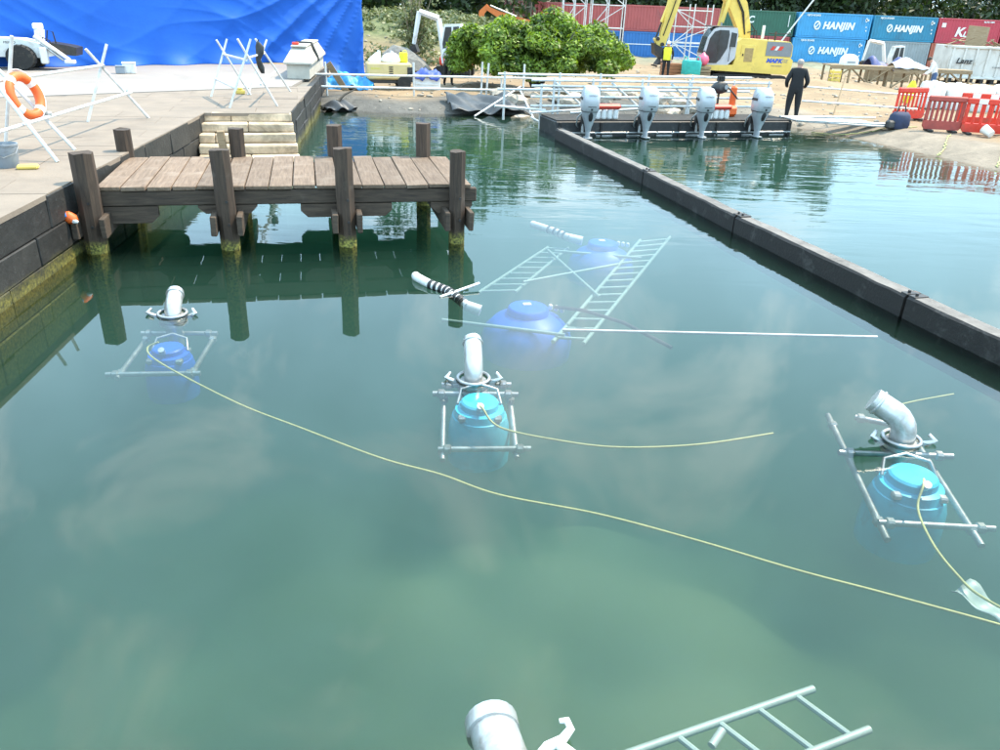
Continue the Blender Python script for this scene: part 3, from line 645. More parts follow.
# outboard motors
COWL = mat('silver_cowl', (.48, .50, .52), .3, .2, .05, 2.5, coat=.3)
COWL2 = mat('silver_midsection', (.42, .45, .47), .32, .3, .12, 5)
def outboard():
    t = thing('outboard_motor', 'silver outboard motor', 'outboard motor', group='outboard motors on the pontoon')
    cw = loft([(.70, 0, .04, .20, .29), (.74, 0, .03, .222, .32), (.92, 0, .02, .232, .345), (1.10, 0, .02, .228, .34), (1.22, 0, .04, .205, .30), (1.30, 0, .07, .165, .23), (1.325, 0, .09, .09, .13)], 20, 3.4).build('cowl', COWL, t, smooth=35)
    MB().cbox((0, -.0, 1.30), (.18, .05, .05), .008).build('handle', BLACK_PLASTIC, cw)
    for s in (-1, 1): MB().cbox((s * .230, .04, 1.02), (.012, .34, .07), .004).build('side_decal', DARK_METAL, cw)
    MB().cbox((0, -.323, .84), (.22, .012, .012), .002).build('panel_line', DARK_METAL, cw); MB().cbox((0, -.30, .77), (.05, .04, .05), .008).build('latch', BLACK_PLASTIC, cw)
    text('lettering', 'HONDA', .06, STEEL, cw, T(0, -.33, 1.12) @ UPRIGHT, .2, .004)
    loft([(.695, 0, .04, .210, .30), (.715, 0, .04, .210, .30)], 20, 3.2).build('trim_line', BLACK_PLASTIC, t, smooth=35)
    loft([(.18, .0, .03, .062, .13), (.30, 0, .03, .085, .16), (.42, 0, .03, .125, .20), (.56, 0, .04, .175, .25), (.694, 0, .04, .204, .29)], 18, 2.6).build('midsection', COWL2, t, smooth=40)
    loft([(.46, .0, -.135, .045, .06), (.52, 0, -.18, .058, .06), (.62, 0, -.225, .062, .06), (.685, 0, -.245, .03, .05)], 10, 2.2).build('exhaust_panel', BLACK_PLASTIC, t, smooth=40)
    loft([(-.45, 0, .02, .04, .18), (-.1, 0, .02, .046, .17), (.19, 0, .02, .062, .14)], 12, 2.0).build('leg', COWL2, t, smooth=40)
    mb = loft([(.02, 0, -.02, .12, .20), (.035, 0, -.02, .12, .20)], 14, 2.4); mb.build('cavitation_plate', COWL2, t)
    MB().cbox((0, .36, .36), (.30, .14, .40), .03).build('bracket', DARK_METAL, t)
    for s in (-1, 1): MB().cyl((s * .10, .30, .10), (s * .10, .34, .5), .035, n=10).build('trim_ram', STEEL, t)
    MB().path([(-.16, .2, .62), (-.26, .24, .5), (-.27, .32, .3), (-.2, .42, .22), (-.12, .46, .3)], .022, 8).build('hose', STEEL, t, smooth=60)
    return t
OB_X = (.76, 2.47, 4.22, 6.0); pux = Vector((math.cos(pa), math.sin(pa))); pvx = Vector((-math.sin(pa), math.cos(pa)))
OBL = ['silver outboard motor nearest the end of the dark floating barrier', 'second silver outboard motor, just right of the first red topped floats', 'third silver outboard motor, just left of the second red topped floats', 'silver outboard motor nearest the man in black']
ob = outboard()
for i, x in enumerate(OB_X):
    p = Vector((1.22, 21.75)) + pux * x - pvx * .42
    if i == 0: ob.location = (p.x, p.y, 0); ob.rotation_euler = (0, 0, R(6)); ob['label'] = OBL[0]
    else:
        d_ = dup(ob, (p.x, p.y, 0), R((6, 8, 3, 10)[i]), OBL[i]); d_.rotation_euler = (R((0, -2.5, 1.5, -1)[i]), R((0, 1, -1, 1.5)[i]), R((6, 8, 3, 10)[i]))
# red and white floats strapped in a row
def floats(x, label):
    p = Vector((1.22, 21.75)) + pux * x + pvx * .22
    t = thing('float_row', label, 'floats', (p.x, p.y, .415), pa, 'red topped floats on the pontoon')
    for k in range(4): MB().lathe([(.03, 0), (.075, .02), (.08, .06), (.08, .2), (.06, .26)], 12).build('white_float', WHITE_PLASTIC, t, loc=(-.27 + k * .18, 0, 0))
    m_ = MB(); m_.cbox((0, 0, .33), (.78, .22, .14), .05); m_.build('red_cover', RED_PLASTIC, t)
    return t
floats(1.55, 'red topped white floats between the first and second outboard motors'); floats(5.05, 'red topped white floats below the small black motor')
# small black electric motor on a stand with orange flag
p = Vector((1.22, 21.75)) + pux * 5.22 + pvx * .62
bm_ = thing('trolling_motor', 'small black trolling motor on a thin stand beside an orange cushion', 'motor', (p.x, p.y, .415), pa)
loft([(.66, -.02, 0, .10, .10), (.72, 0, 0, .24, .14), (.84, 0, 0, .26, .15), (.95, .02, 0, .18, .12), (.98, .02, 0, .10, .08)], 16, 2.6).build('head', BLACK_PLASTIC, bm_, smooth=40)
MB().cyl((0, 0, 0), (0, 0, .67), .03).build('stand', DARK_METAL, bm_); MB().cbox((0, 0, .015), (.3, .3, .03), .008).build('foot', DARK_METAL, bm_)
for k in range(4): MB().cbox((-.09 + .06 * k, 0, 1.06), (.03, .1, .14), .006).build('fin', BLACK_PLASTIC, bm_)
MB().cyl((.12, -.14, .84), (.12, -.165, .84), .06, n=14).build('dial', STEEL, bm_)
MB().cyl((.24, 0, .86), (.62, -.05, .52), .022).build('tiller', DARK_METAL, bm_)
p = Vector((1.22, 21.75)) + pux * 5.72 + pvx * .78
oc = thing('orange_cushion', 'orange folded life jacket beside the last outboard motor', 'life jacket', (p.x, p.y, .415), pa + .2)
MB().cbox((0, 0, .16), (.55, .3, .32), .08).build('pad', ORANGE, oc); MB().cbox((.16, .05, .55), (.16, .2, .6), .05).build('strap', ORANGE, oc)

# ================================================================== PUMPS AND LADDERS IN THE WATER
PUMP = mat('pump_blue_paint', (.035, .50, .72), .4, 0, .12, 6, (.03, .20, .30), .25)
DEEPBLUE = mat('tank_blue_plastic', (.010, .12, .72), .45, 0, .1, 5)
PIPE = mat('bright_pipe', (.52, .53, .52), .34, .65, .15, 9, (.30, .26, .21), .5, .15, 30)
LADDER = mat('pale_ladder_paint', (.34, .45, .43), .5, .1, .1, 7, (.40, .46, .40), .3)
CABLE = mat('yellow_cable', (.40, .42, .16), .55, 0, .15, 20)
HOSEW = mat('white_hose', (.72, .72, .70), .5, 0, .12, 14, (.42, .42, .38), .3)
def arc(c, r, a0, a1, n, ax=Vector((0, 1, 0))):
    return [Vector(c) + ax * (r * math.cos(a0 + (a1 - a0) * k / n)) + Vector((0, 0, r * math.sin(a0 + (a1 - a0) * k / n))) for k in range(n + 1)]
def coupler(mb, p, r=.05): mb.cbox(p, (r * 1.7, r * 1.7, r * 2.0), .012)
def pump(label, loc, rz, elbow_dir, frame, blue=PUMP, ztop=-.05, sc=1.0, er=.085, eb=(0, .40), ez=.02):
    t = thing('submersible_pump', label, 'pump', loc, rz, 'submersible pumps in the tank')
    prof = [(.20, -.56), (.255, -.54), (.262, -.40), (.25, -.22), (.225, -.13), (.215, -.125), (.20, -.07), (.16, -.06), (.155, -.015), (.14, 0.0), (.04, .006)]
    bd = MB().lathe([(r * sc, z * sc + ztop) for r, z in prof], 28).build('body', blue, t, smooth=30)
    for k in range(4):
        a = R(45 + 90 * k); MB().cbox((.205 * sc * math.cos(a), .205 * sc * math.sin(a), ztop - .10), (.07, .07, .05), .012).build('lug', STEEL, bd)
    MB().cyl((0, -.16 * sc, ztop + .0), (0, -.19 * sc, ztop + .05), .032, n=12).build('cable_gland', PIPE, t)
    ex, ey = eb
    el = MB(); ax = Vector((math.cos(elbow_dir), math.sin(elbow_dir), 0)); b0 = Vector((ex, ey, -.35)); pts = [b0, Vector((ex, ey, -.12)), Vector((ex, ey, ez))]
    r_ = .20; cc = Vector((ex, ey, ez)) + ax * r_
    pts += [cc - ax * (r_ * math.cos(a)) + Vector((0, 0, r_ * math.sin(a))) for a in [R(12 * k) for k in range(1, 7)]]
    lastd = (pts[-1] - pts[-2]).normalized(); pts.append(pts[-1] + lastd * .16)
    elo = el.path(pts, er, 20).build('elbow_pipe', PIPE, t, smooth=40)
    endp = pts[-1]; m_, _ = align(endp - lastd * .05, endp); MB().torus(er, .012, 24, 8, m_).build('bead', PIPE, elo, smooth=60)
    for z, rr in ((-.05, .135), (-.095, .145), (-.02, .12)): MB().cyl((ex, ey, z - .016), (ex, ey, z + .016), rr, n=24).build('flange', PIPE, t, smooth=40)
    MB().torus(.145, .016, 28, 8, T(ex, ey, .012)).build('clamp_ring', STEEL, t, smooth=60)
    for s in (-1, 1):
        mb = MB(); mb.path([(ex + s * .13, ey, -.03), (ex + s * .2, ey - .02, -.01), (ex + s * .25, ey - .03, .03), (ex + s * .21, ey + .01, .06)], [.02, .026, .024, .015], 8); mb.build('clamp_lever', PIPE, t, smooth=60)
    MB().path([(-.18 * sc, .05, ztop - .06), (-.15 * sc, .16, ztop + .03), (.0, .21, ztop + .06), (.15 * sc, .16, ztop + .03), (.18 * sc, .05, ztop - .06)], .014, 8).build('lifting_bail', STEEL, t, smooth=60)
    for a, b in frame:
        MB().cyl(a, b, .026, n=10).build('frame_tube', STEEL, t, smooth=40)
        for e in (.10, .88):
            mb = MB(); q_ = Vector(a).lerp(Vector(b), e); mb.cbox(q_, (.075, .075, .07), .015); mb.build('coupler', STEEL, t)
    return t
pump('blue submersible pump with white elbow standing alone in the middle of the tank', (-.17, 6.12, 0), R(4), R(92),
     [((-.42, .22, -.10), (.36, .22, -.10)), ((-.36, -.36, -.34), (.44, -.34, -.34)), ((-.32, .36, -.16), (-.32, -.44, -.40)), ((.29, .34, -.16), (.32, -.40, -.40)), ((-.34, .32, -.06), (.30, .34, -.06))], eb=(-.05, .33), ez=.02, sc=1.08)
pump('blue submersible pump with silver elbow in a tube frame by the near barrier', (3.24, 5.18, 0), R(-4), R(156),
     [((-.46, .34, -.10), (.48, .42, -.10)), ((-.34, -.36, -.28), (.52, -.32, -.28)), ((-.30, 1.15, -.17), (-.32, -.52, -.32)), ((.34, .95, -.16), (.36, -.5, -.32)), ((-.1, 1.05, -.12), (.35, .9, -.12))], eb=(.06, .46), ez=.04, sc=1.18, er=.10)
pump('deep blue pump in a pale frame under the jetty reflection', (-3.44, 7.32, 0), R(5), R(96),
     [((-.42, .45, -.24), (.38, .47, -.24)), ((-.48, -.42, -.32), (.42, -.38, -.32)), ((-.36, .5, -.28), (-.36, -.47, -.34)), ((.34, .5, -.28), (.33, -.42, -.34))], blue=DEEPBLUE, ztop=-.20, eb=(-.05, .42), ez=-.10)
# near pump at the lower edge: only its pipe end and clamp show
nr = thing('pipe_elbow', 'silver pipe elbow with white clamp lever at the bottom edge of the picture', 'pipe', (.04, 2.42, 0), 0)
MB().path([(.12, -.36, -.34), (.12, -.30, -.14), (.10, -.16, -.03), (.05, .02, .02), (-.01, .22, .0)], .115, 20).build('pipe', PIPE, nr, smooth=40)
MB().path([(.0, .17, .005), (-.015, .25, -.003)], .128, 20).build('bead', PIPE, nr, smooth=40)
MB().torus(.10, .016, 24, 8, T(.10, -.2, -.04) @ Matrix.Rotation(R(30), 4, 'X')).build('clamp_ring', STEEL, nr, smooth=60)
MB().path([(.18, .02, .0), (.25, .09, .03), (.32, .12, .045), (.36, .17, .06), (.345, .215, .06), (.31, .215, .055)], [.022, .026, .024, .02, .018, .012], 10).build('clamp_lever', WHITE_PLASTIC, nr, smooth=60)
MB().path([(.30, .10, .04), (.37, .04, .03)], [.024, .03], 10).build('lever_boss', WHITE_PLASTIC, nr, smooth=60)
def ladder(label, a0, a1, b0, b1, z0, z1, n, r=.028, extra=(), ext=.03):
    A0, A1, B0, B1 = Vector((*a0, z0)), Vector((*a1, z1)), Vector((*b0, z0)), Vector((*b1, z1)); o = A0.copy()
    t = thing('ladder', label, 'ladder', o, 0, 'ladders lying in the water')
    for p, q_ in ((A0, A1), (B0, B1)): MB().cyl(p - o, q_ - o, r, n=10).build('rail', LADDER, t, smooth=40)
    for k in range(n):
        s = ext + (1 - 2 * ext) * k / (n - 1); MB().cyl(A0.lerp(A1, s) - o, B0.lerp(B1, s) - o, r * .8, n=8).build('rung', LADDER, t, smooth=40)
    return t
lad_r = ladder('pale ladder lying under water, the right one of the braced pair', (0.582, 8.121), (2.225, 12.634), (0.925, 8.100), (2.766, 12.904), -.30, -.30, 15, .024)
lad_l = ladder('pale ladder lying under water, the left one of the braced pair', (-0.332, 9.732), (0.674, 12.053), (0.155, 9.825), (0.995, 12.053), -.32, -.32, 9, .022)
def tube_thing(name, label, cat, pts, r, m, group=None, n=8):
    o = Vector(pts[0]); mb = MB(); mb.path([Vector(p) - o for p in pts], r, n); ob_ = mb.build(name, m, None, smooth=60, loc=o); return tag(ob_, label, cat, group)
BR = 'brace tubes between the sunken ladders'
tube_thing('brace_tube', 'pale tube running down to the right between the sunken ladders', 'tube', [(0.655, 11.642, -0.25), (1.248, 9.572, -0.25)], .020, LADDER, BR)
tube_thing('brace_tube', 'pale tube slanting up to the right between the sunken ladders', 'tube', [(0.260, 10.050, -0.25), (1.665, 11.059, -0.25)], .020, LADDER, BR)
tube_thing('brace_tube', 'pale cross tube at the far end of the sunken ladders', 'tube', [(0.759, 11.611, -0.25), (2.060, 11.424, -0.25)], .022, LADDER, BR)
tube_thing('brace_tube', 'pale cross tube in front of the near blue dome', 'tube', [(-0.707, 8.531, -0.25), (0.718, 8.219, -0.25)], .022, LADDER, BR)
tube_thing('long_tube', 'long thin white tube lying level in the water towards the barrier', 'tube', [(.66, 7.87, -.05), (4.16, 8.05, -.05)], .018, WHITE_TUBE)
tube_thing('short_tube', 'short white tube leaning over the ribbed hose', 'tube', [(-.74, 8.62, .0), (-.30, 9.0, .06)], .018, WHITE_TUBE)
def dome(label, loc, r, zt):
    t = thing('float_tank', label, 'tank', (loc[0], loc[1], 0), .2, 'blue domed tanks under water')
    b = MB().lathe([(r * .2, zt - .62), (r * .96, zt - .60), (r, zt - .40), (r * .93, zt - .27), (r * .72, zt - .15), (r * .46, zt - .085), (r * .44, zt - .02), (r * .40, zt), (.03, zt + .004)], 36).build('shell', DEEPBLUE, t, smooth=40)
    MB().cbox((.0, r * .1, zt + .01), (.10, .07, .02), .005).build('label_plate', WHITE_PLASTIC, b)
    for k in range(3): MB().cbox((r * .55 + .06 * k, r * .18 - .05 * k, zt - .05), (.05, .05, .07), .012).build('valve', WHITE_PLASTIC, t)
    return t
dome('large blue domed tank under water near the jetty end', (.30, 8.72), .55, -.11); dome('smaller blue domed tank under water at the far end of the ladders', (1.50, 11.75), .52, -.12)
def ribbed(label, pts, r, cuff):
    o = Vector(pts[0]); t = thing('ribbed_hose', label, 'hose', o, 0, 'ribbed hoses from the blue tanks')
    cv = [];
    for k in range(len(pts) - 1):
        for s in range(10): cv.append(Vector(pts[k]).lerp(Vector(pts[k + 1]), s / 10) - o)
    cv.append(Vector(pts[-1]) - o)
    # soften the corners
    for _ in range(4): cv = [cv[0]] + [(cv[i - 1] + cv[i] * 2 + cv[i + 1]) / 4 for i in range(1, len(cv) - 1)] + [cv[-1]]
    MB().path(cv, [r * (1 + .09 * (k % 2)) for k in range(len(cv))], 14).build('hose', HOSEW, t, smooth=70)
    for k in range(int(len(cv) * .42), len(cv) - 3, 3):
        d = (cv[k + 1] - cv[k]).normalized(); MB().path([cv[k] - d * .022, cv[k] + d * .022], r * 1.16, 14).build('black_band', BLACK_PLASTIC, t, smooth=60)
    MB().path([cv[-1], cv[-1] + Vector(cuff)], [r * 1.2, r * 1.3], 14).build('cuff', WHITE_PLASTIC, t, smooth=60); return t
ribbed('white hose with black bands rising beside the jetty end post', [(-1.12, 9.42, -.02), (-1.08, 9.18, .045), (-.90, 8.98, .03), (-.68, 8.86, .0), (-.54, 8.70, -.03), (-.42, 8.60, -.09)], .052, (.16, -.03, -.04))
ribbed('pale hose trailing from the smaller blue tank', [(.42, 12.6, -.10), (.77, 12.25, -.11), (1.0, 12.0, -.14)], .055, (.2, -.05, -.03))
tube_thing('grey_hose', 'thin dark hose trailing from the large blue tank', 'hose', [(.62, 8.8, -.13), (.95, 8.65, -.10), (1.4, 8.4, -.14), (1.9, 8.0, -.26)], .022, BLACK_PLASTIC)
ladder('pale ladder lying just under water at the lower right edge', (.62, 2.62), (1.76, 3.10), (.86, 2.38), (1.96, 2.85), -.17, -.16, 5, .021, ext=.10)
tube_thing('tube_stub', 'short bluish tube end beside the near ladder', 'tube', [(1.10, 2.66, -.1), (1.17, 2.74, -.08)], .022, LADDER)
def cable(label, pts, r=.0095):
    P = [Vector(p) for p in pts]; out = []
    for i in range(len(P) - 1):
        p0, p1, p2, p3 = P[max(i - 1, 0)], P[i], P[i + 1], P[min(i + 2, len(P) - 1)]
        for s in range(8):
            t_ = s / 8; out.append(.5 * ((2 * p1) + (p2 - p0) * t_ + (2 * p0 - 5 * p1 + 4 * p2 - p3) * t_ ** 2 + (3 * p1 - p0 - 3 * p2 + p3) * t_ ** 3))
    out.append(P[-1]); return tube_thing('power_cable', label, 'cable', out, r, CABLE, 'yellow pump cables', 7)
Z = -.12
cable('long yellow cable crossing the whole tank from the deep blue pump', [(-3.44, 7.14, -.07), (-3.54, 7.10, Z), (-3.40, 6.88, Z), (-2.98, 6.52, Z), (-2.25, 5.98, Z), (-1.64, 5.62, Z), (-.91, 5.2, Z), (-.42, 5.0, Z), (.03, 4.76, Z), (.74, 4.57, Z), (1.39, 4.31, Z), (1.98, 4.04, Z), (2.52, 3.83, Z), (3.3, 3.5, Z), (4.2, 3.1, -.16), (4.9, 2.6, -.5)])
cable('yellow cable curving right from the middle pump', [(-.18, 5.96, 0.0), (-.14, 5.90, -.01), (.02, 5.77, Z), (.51, 5.59, Z), (1.0, 5.52, Z), (1.67, 5.62, Z), (2.35, 5.83, -.10)])
cable('yellow cable curving down from the pump by the barrier', [(3.23, 5.03, 0.0), (3.19, 4.95, -.01), (3.11, 4.80, Z), (3.02, 4.39, Z), (3.02, 4.07, Z), (3.07, 3.86, Z), (3.3, 3.62, Z), (3.9, 3.4, -.2), (4.5, 3.2, -.6)])
cable('short yellow cable end behind the silver elbow', [(3.42, 6.35, -.05), (3.62, 6.47, Z), (3.97, 6.63, Z), (4.34, 6.72, -.08)])
sheet = cloth(.22, .34, 8, 10, lambda a, b: -.06 + .03 * math.sin(5 * a + 3 * b) + .02 * math.sin(9 * b)).build('plastic_scrap', LADDER, None, smooth=180, loc=(3.10, 3.84, -.11), rot=(.1, .1, .6)); tag(sheet, 'scrap of white plastic sheet under the cable at the right edge', 'plastic sheet'); sheet.modifiers.new('t', 'SOLIDIFY').thickness = .004
# ================================================================== ON THE QUAY
def tube_set(t, segs, r=.024, m=WHITE_TUBE, o=(0, 0, 0), name='tube'):
    o = Vector(o)
    for s in segs:
        nm = s[2] if len(s) > 2 else name
        MB().cyl(Vector(s[0]) - o, Vector(s[1]) - o, r, n=8).build(nm, m, t, smooth=40)
O1 = Vector((-6.9, 12.6, QZ))
fb = thing('scaffold_barrier', 'white tube barrier of two crossed trestles and rails holding the lifebuoy', 'barrier', O1)
legs1 = [((-7.76, 14.77, QZ), (-7.37, 15.17, 2.22), 'leg'), ((-6.99, 15.59, QZ), (-7.64, 14.91, 2.14), 'leg'),
         ((-7.66, 12.05, QZ), (-7.19, 12.02, 2.46), 'leg'), ((-6.56, 11.97, QZ), (-7.90, 12.07, 2.45), 'leg'),
         ((-6.32, 11.02, QZ), (-7.45, 11.35, 2.35), 'leg'), ((-7.5, 11.1, QZ), (-6.95, 11.2, 2.35), 'leg')]
rails1 = [((-7.48, 15.12, 1.86), (-7.18, 10.0, 1.90), 'rail'), ((-7.18, 15.42, 1.38), (-6.62, 9.4, 1.36), 'rail')]
tube_set(fb, legs1 + rails1, .026, WHITE_TUBE, O1)
for p in ((-7.48, 15.08, 1.85), (-7.20, 15.36, 1.39), (-7.33, 12.03, 1.87), (-6.88, 12.0, 1.40)): MB().cbox(Vector(p) - O1, (.09, .09, .08), .02).build('coupler', STEEL, fb)
# lifebuoy
LB = Vector((-7.02, 11.75, 1.68)); lb = thing('lifebuoy', 'orange lifebuoy with white bands hanging on the tube barrier', 'lifebuoy', LB, 0)
LBM = Matrix.Rotation(R(-16), 4, 'Y') @ Matrix.Rotation(R(82), 4, 'Z') @ Matrix.Rotation(R(90), 4, 'X')
MB().torus(.27, .066, 48, 14, LBM).build('ring', ORANGE, lb, smooth=60)
for k in range(4):
    a = R(35 + 90 * k); MB().torus(.27, .0685, 6, 14, LBM, a0=a - .16, a1=a + .16).build('white_band', WHITE_PLASTIC, lb, smooth=60)
rope = []
for k in range(49):
    a = 2 * math.pi * k / 48; s = abs(math.sin(2 * (a - R(35)))); rope.append(LBM @ Vector(((.34 + .025 * s) * math.cos(a), (.34 + .025 * s) * math.sin(a), .01)))
MB().path(rope, .008, 6).build('grab_rope', WHITE_PLASTIC, lb)
bk = thing('bucket', 'grey plastic bucket standing under the tube barrier', 'bucket', (-6.72, 10.55, QZ), .3)
GREYP = mat('grey_plastic', (.23, .26, .29), .5, 0, .12, 6, (.12, .12, .12), .2)
mb = MB(); mb.lathe([(.115, 0), (.12, .01), (.15, .28), (.158, .285), (.158, .31), (.145, .312), (.135, .28), (.11, .03), (.02, .028)], 24); mb.build('pail', GREYP, bk, smooth=40)
MB().path([(.155, 0, .27), (.14, -.10, .20), (0, -.165, .15), (-.14, -.10, .20), (-.155, 0, .27)], .006, 6).build('handle', STEEL, bk)
yb = MB(); yb.cbox((0, 0, .03), (.26, .12, .06), .02); tag(yb.build('foam_block', mat('yellow_foam', (.66, .50, .12), .8, 0, .12, 8), None, loc=(-6.42, 10.47, QZ), rot=(0, 0, .35)), 'flat yellow foam block lying beside the grey bucket', 'foam block')
O3 = Vector((-6.1, 19.0, QZ))
tr3 = thing('scaffold_trestle', 'cluster of white crossed tube trestles standing above the steps', 'trestle', O3)
T3 = [((-7.16, 19.48, QZ), (-6.77, 19.86, 2.17)), ((-6.43, 20.18, QZ), (-6.96, 19.68, 2.15)), ((-6.08, 17.57, QZ), (-5.60, 17.92, 2.28)), ((-5.22, 18.20, QZ), (-5.83, 17.76, 2.28)),
      ((-6.49, 20.16, QZ), (-6.10, 20.79, 2.15)), ((-5.76, 21.36, QZ), (-6.29, 20.50, 2.17))]
tube_set(tr3, [(a, b, 'leg') for a, b in T3] + [((-6.86, 19.76, 1.84), (-5.71, 17.85, 1.86), 'rail'), ((-7.05, 19.58, 1.30), (-5.95, 17.66, 1.30), 'rail'), ((-6.16, 20.7, 1.84), (-5.71, 17.85, 1.90), 'rail'), ((-5.50, 18.0, 1.36), (-6.0, 20.95, 1.40), 'rail')], .024, WHITE_TUBE, O3)
bag = thing('black_bag', 'limp black jacket hanging from the white trestle', 'jacket', (-5.93, 19.5, 1.35), .5)
loft([(.12, .05, 0, .04, .05), (.25, .02, 0, .08, .07), (.42, -.03, 0, .06, .05), (.55, .02, 0, .09, .07), (.7, .03, 0, .10, .06), (.80, .0, 0, .04, .03)], 12, 2.2).build('cloth', BLACK_PLASTIC, bag, smooth=60); MB().path([(0, 0, .76), (.02, 0, .86), (-.02, 0, .80)], .01, 6).build('strap', BLACK_PLASTIC, bag)
yt = MB(); yt.cbox((0, 0, .05), (.22, .10, .10), .02); yt.cbox((0, 0, .125), (.12, .08, .05), .015); tag(yt.build('yellow_weight', YELLOW_PAINT, None, loc=(-6.72, 20.3, QZ), rot=(0, 0, .2)), 'small yellow weight on the quay under the white trestle', 'weight')
# stone parapet with hipped cap
PARA = mat('parapet_stone', (.44, .41, .35), .85, 0, .12, 3, (.30, .27, .22), .4, .5, 30)
par = thing('stone_parapet', 'pale stone parapet block with hipped lid at the quay corner', 'parapet', (-6.38, 24.70, QZ + .013), R(8.2))
Lp = 5.2
MB().cbox((0, Lp / 2, .21), (.66, Lp, .42), .015).build('base', PARA, par)
cp = MB(); a, b, c, d = .41, .20, .47, .86
cp.add([(-a, -.10, .42), (a, -.10, .42), (a, Lp + .1, .42), (-a, Lp + .1, .42), (-a, -.10, c), (a, -.10, c), (a, Lp + .1, c), (-a, Lp + .1, c), (-b, .55, d), (b, .55, d), (b, Lp - .5, d), (-b, Lp - .5, d)],
       [(0, 3, 2, 1), (0, 1, 5, 4), (1, 2, 6, 5), (2, 3, 7, 6), (3, 0, 4, 7), (4, 5, 9, 8), (5, 6, 10, 9), (6, 7, 11, 10), (7, 4, 8, 11), (8, 9, 10, 11)])
cap = cp.build('lid', PARA, par); MB().cbox((0, Lp / 2, .885), (.46, Lp - .9, .05), .012).build('ridge_slab', PARA, cap)
MB().path([(-.30, 2.0, .63), (-.22, 2.0, .925), (.24, 2.0, .925), (.40, 2.0, .54), (.43, 2.0, .40)], .05, 6).build('strap', BLACK_PLASTIC, par)
MB().cbox((-.12, .8, .95), (.2, .10, .08), .02).build('red_handle', RED_PLASTIC, par)
for nm, x, y, s, lab in (('white_box', -11.30, 24.4, .30, 'small white box standing at the foot of the blue screen'), ('grey_box', -11.45, 24.15, .22, 'small grey box in front of the white box by the blue screen')):
    m_ = MB(); m_.cbox((0, 0, s * .45), (s * 1.2, s, s * .9), .02); m_.cbox((0, 0, s * .95), (s * 1.26, s * 1.06, s * .12), .01); tag(m_.build(nm, WHITE_PAINT if s > .25 else GREYP, None, loc=(x, y, QZ + .013), rot=(0, 0, .4)), lab, 'box')
# white digger loader at the left edge
def wheel(t, loc, r, w_, rim=WHITE_PAINT, axis='y', name='wheel'):
    M = Matrix.Rotation(R(90), 4, 'X') if axis == 'y' else Matrix.Rotation(R(90), 4, 'Y')
    wv = MB().lathe([(r * .55, -w_ / 2), (r * .93, -w_ / 2), (r, -w_ * .36), (r, w_ * .36), (r * .93, w_ / 2), (r * .55, w_ / 2)], 28, M).build(name, RUBBER, t, smooth=35, loc=loc)
    MB().lathe([(.03, -w_ * .42), (r * .16, -w_ * .44), (r * .2, -w_ * .30), (r * .5, -w_ * .30), (r * .56, -w_ * .47), (r * .56, w_ * .47), (r * .1, w_ * .3)], 24, M).build('rim', rim, wv, smooth=35)
    for k in range(18):
        a = 2 * math.pi * k / 18; MB().box((0, 0, 0), (.05 * r, w_ * .98, .07 * r)).build('tread_lug', RUBBER, wv, loc=(r * math.cos(a), 0, r * math.sin(a)), rot=(0, -a, .25))
    return wv
wt = thing('white_loader', 'white wheeled loader with folded hydraulic arm parked against the blue screen', 'loader', (-14.2, 24.55, QZ + .013), R(12)); wt.scale = (.84, .84, .74)
MB().side([(-3.0, .45), (.5, .45), (.9, .55), (.9, .75), (.35, 1.0), (-.2, 1.12), (-3.0, 1.2)], -.45, .45).build('body', WHITE_PAINT, wt)
MB().side([(.55, .60), (1.55, .55), (1.6, .85), (1.35, .92), (.7, 1.02)], -.40, .40).build('counterweight', DARK_METAL, wt)
wheel(wt, (-.15, -.62, .46), .46, .34); wheel(wt, (-.15, .62, .46), .46, .34); wheel(wt, (-2.4, -.62, .46), .46, .34); wheel(wt, (-2.4, .62, .46), .46, .34)
MB().side([(.25, .9), (.45, .95), (.52, 1.45), (.42, 1.5), (.30, 1.45)], -.25, .15).build('mast', WHITE_PAINT, wt)
MB().cyl((.35, -.50, 1.25), (1.35, -.52, .40), .085, .06).build('arm', WHITE_PAINT, wt); MB().cyl((.5, -.5, .98), (1.15, -.5, .38), .05).build('ram', STEEL, wt)
MB().cbox((.55, -.52, .55), (.24, .22, .62), .04).build('tank', WHITE_PAINT, wt); MB().cbox((1.35, -.5, .34), (.34, .22, .14), .03).build('stabiliser', WHITE_PAINT, wt)
MB().cbox((.38, -.05, 1.58), (.30, .26, .22), .04).build('lamp_housing', WHITE_PLASTIC, wt)
MB().path([(.62, -.3, .9), (.75, -.35, 1.45), (.9, -.3, 1.4), (.95, -.3, .9)], .022, 6).build('hose', RUBBER, wt); MB().path([(.5, -.45, .9), (.6, -.5, 1.2), (.8, -.5, 1.1), (.9, -.5, .75)], .02, 6).build('hose', RUBBER, wt)
text('lettering', 'MERLO', .12, DARK_METAL, wt, T(-.5, -.453, .98) @ UPRIGHT, .2, .003)

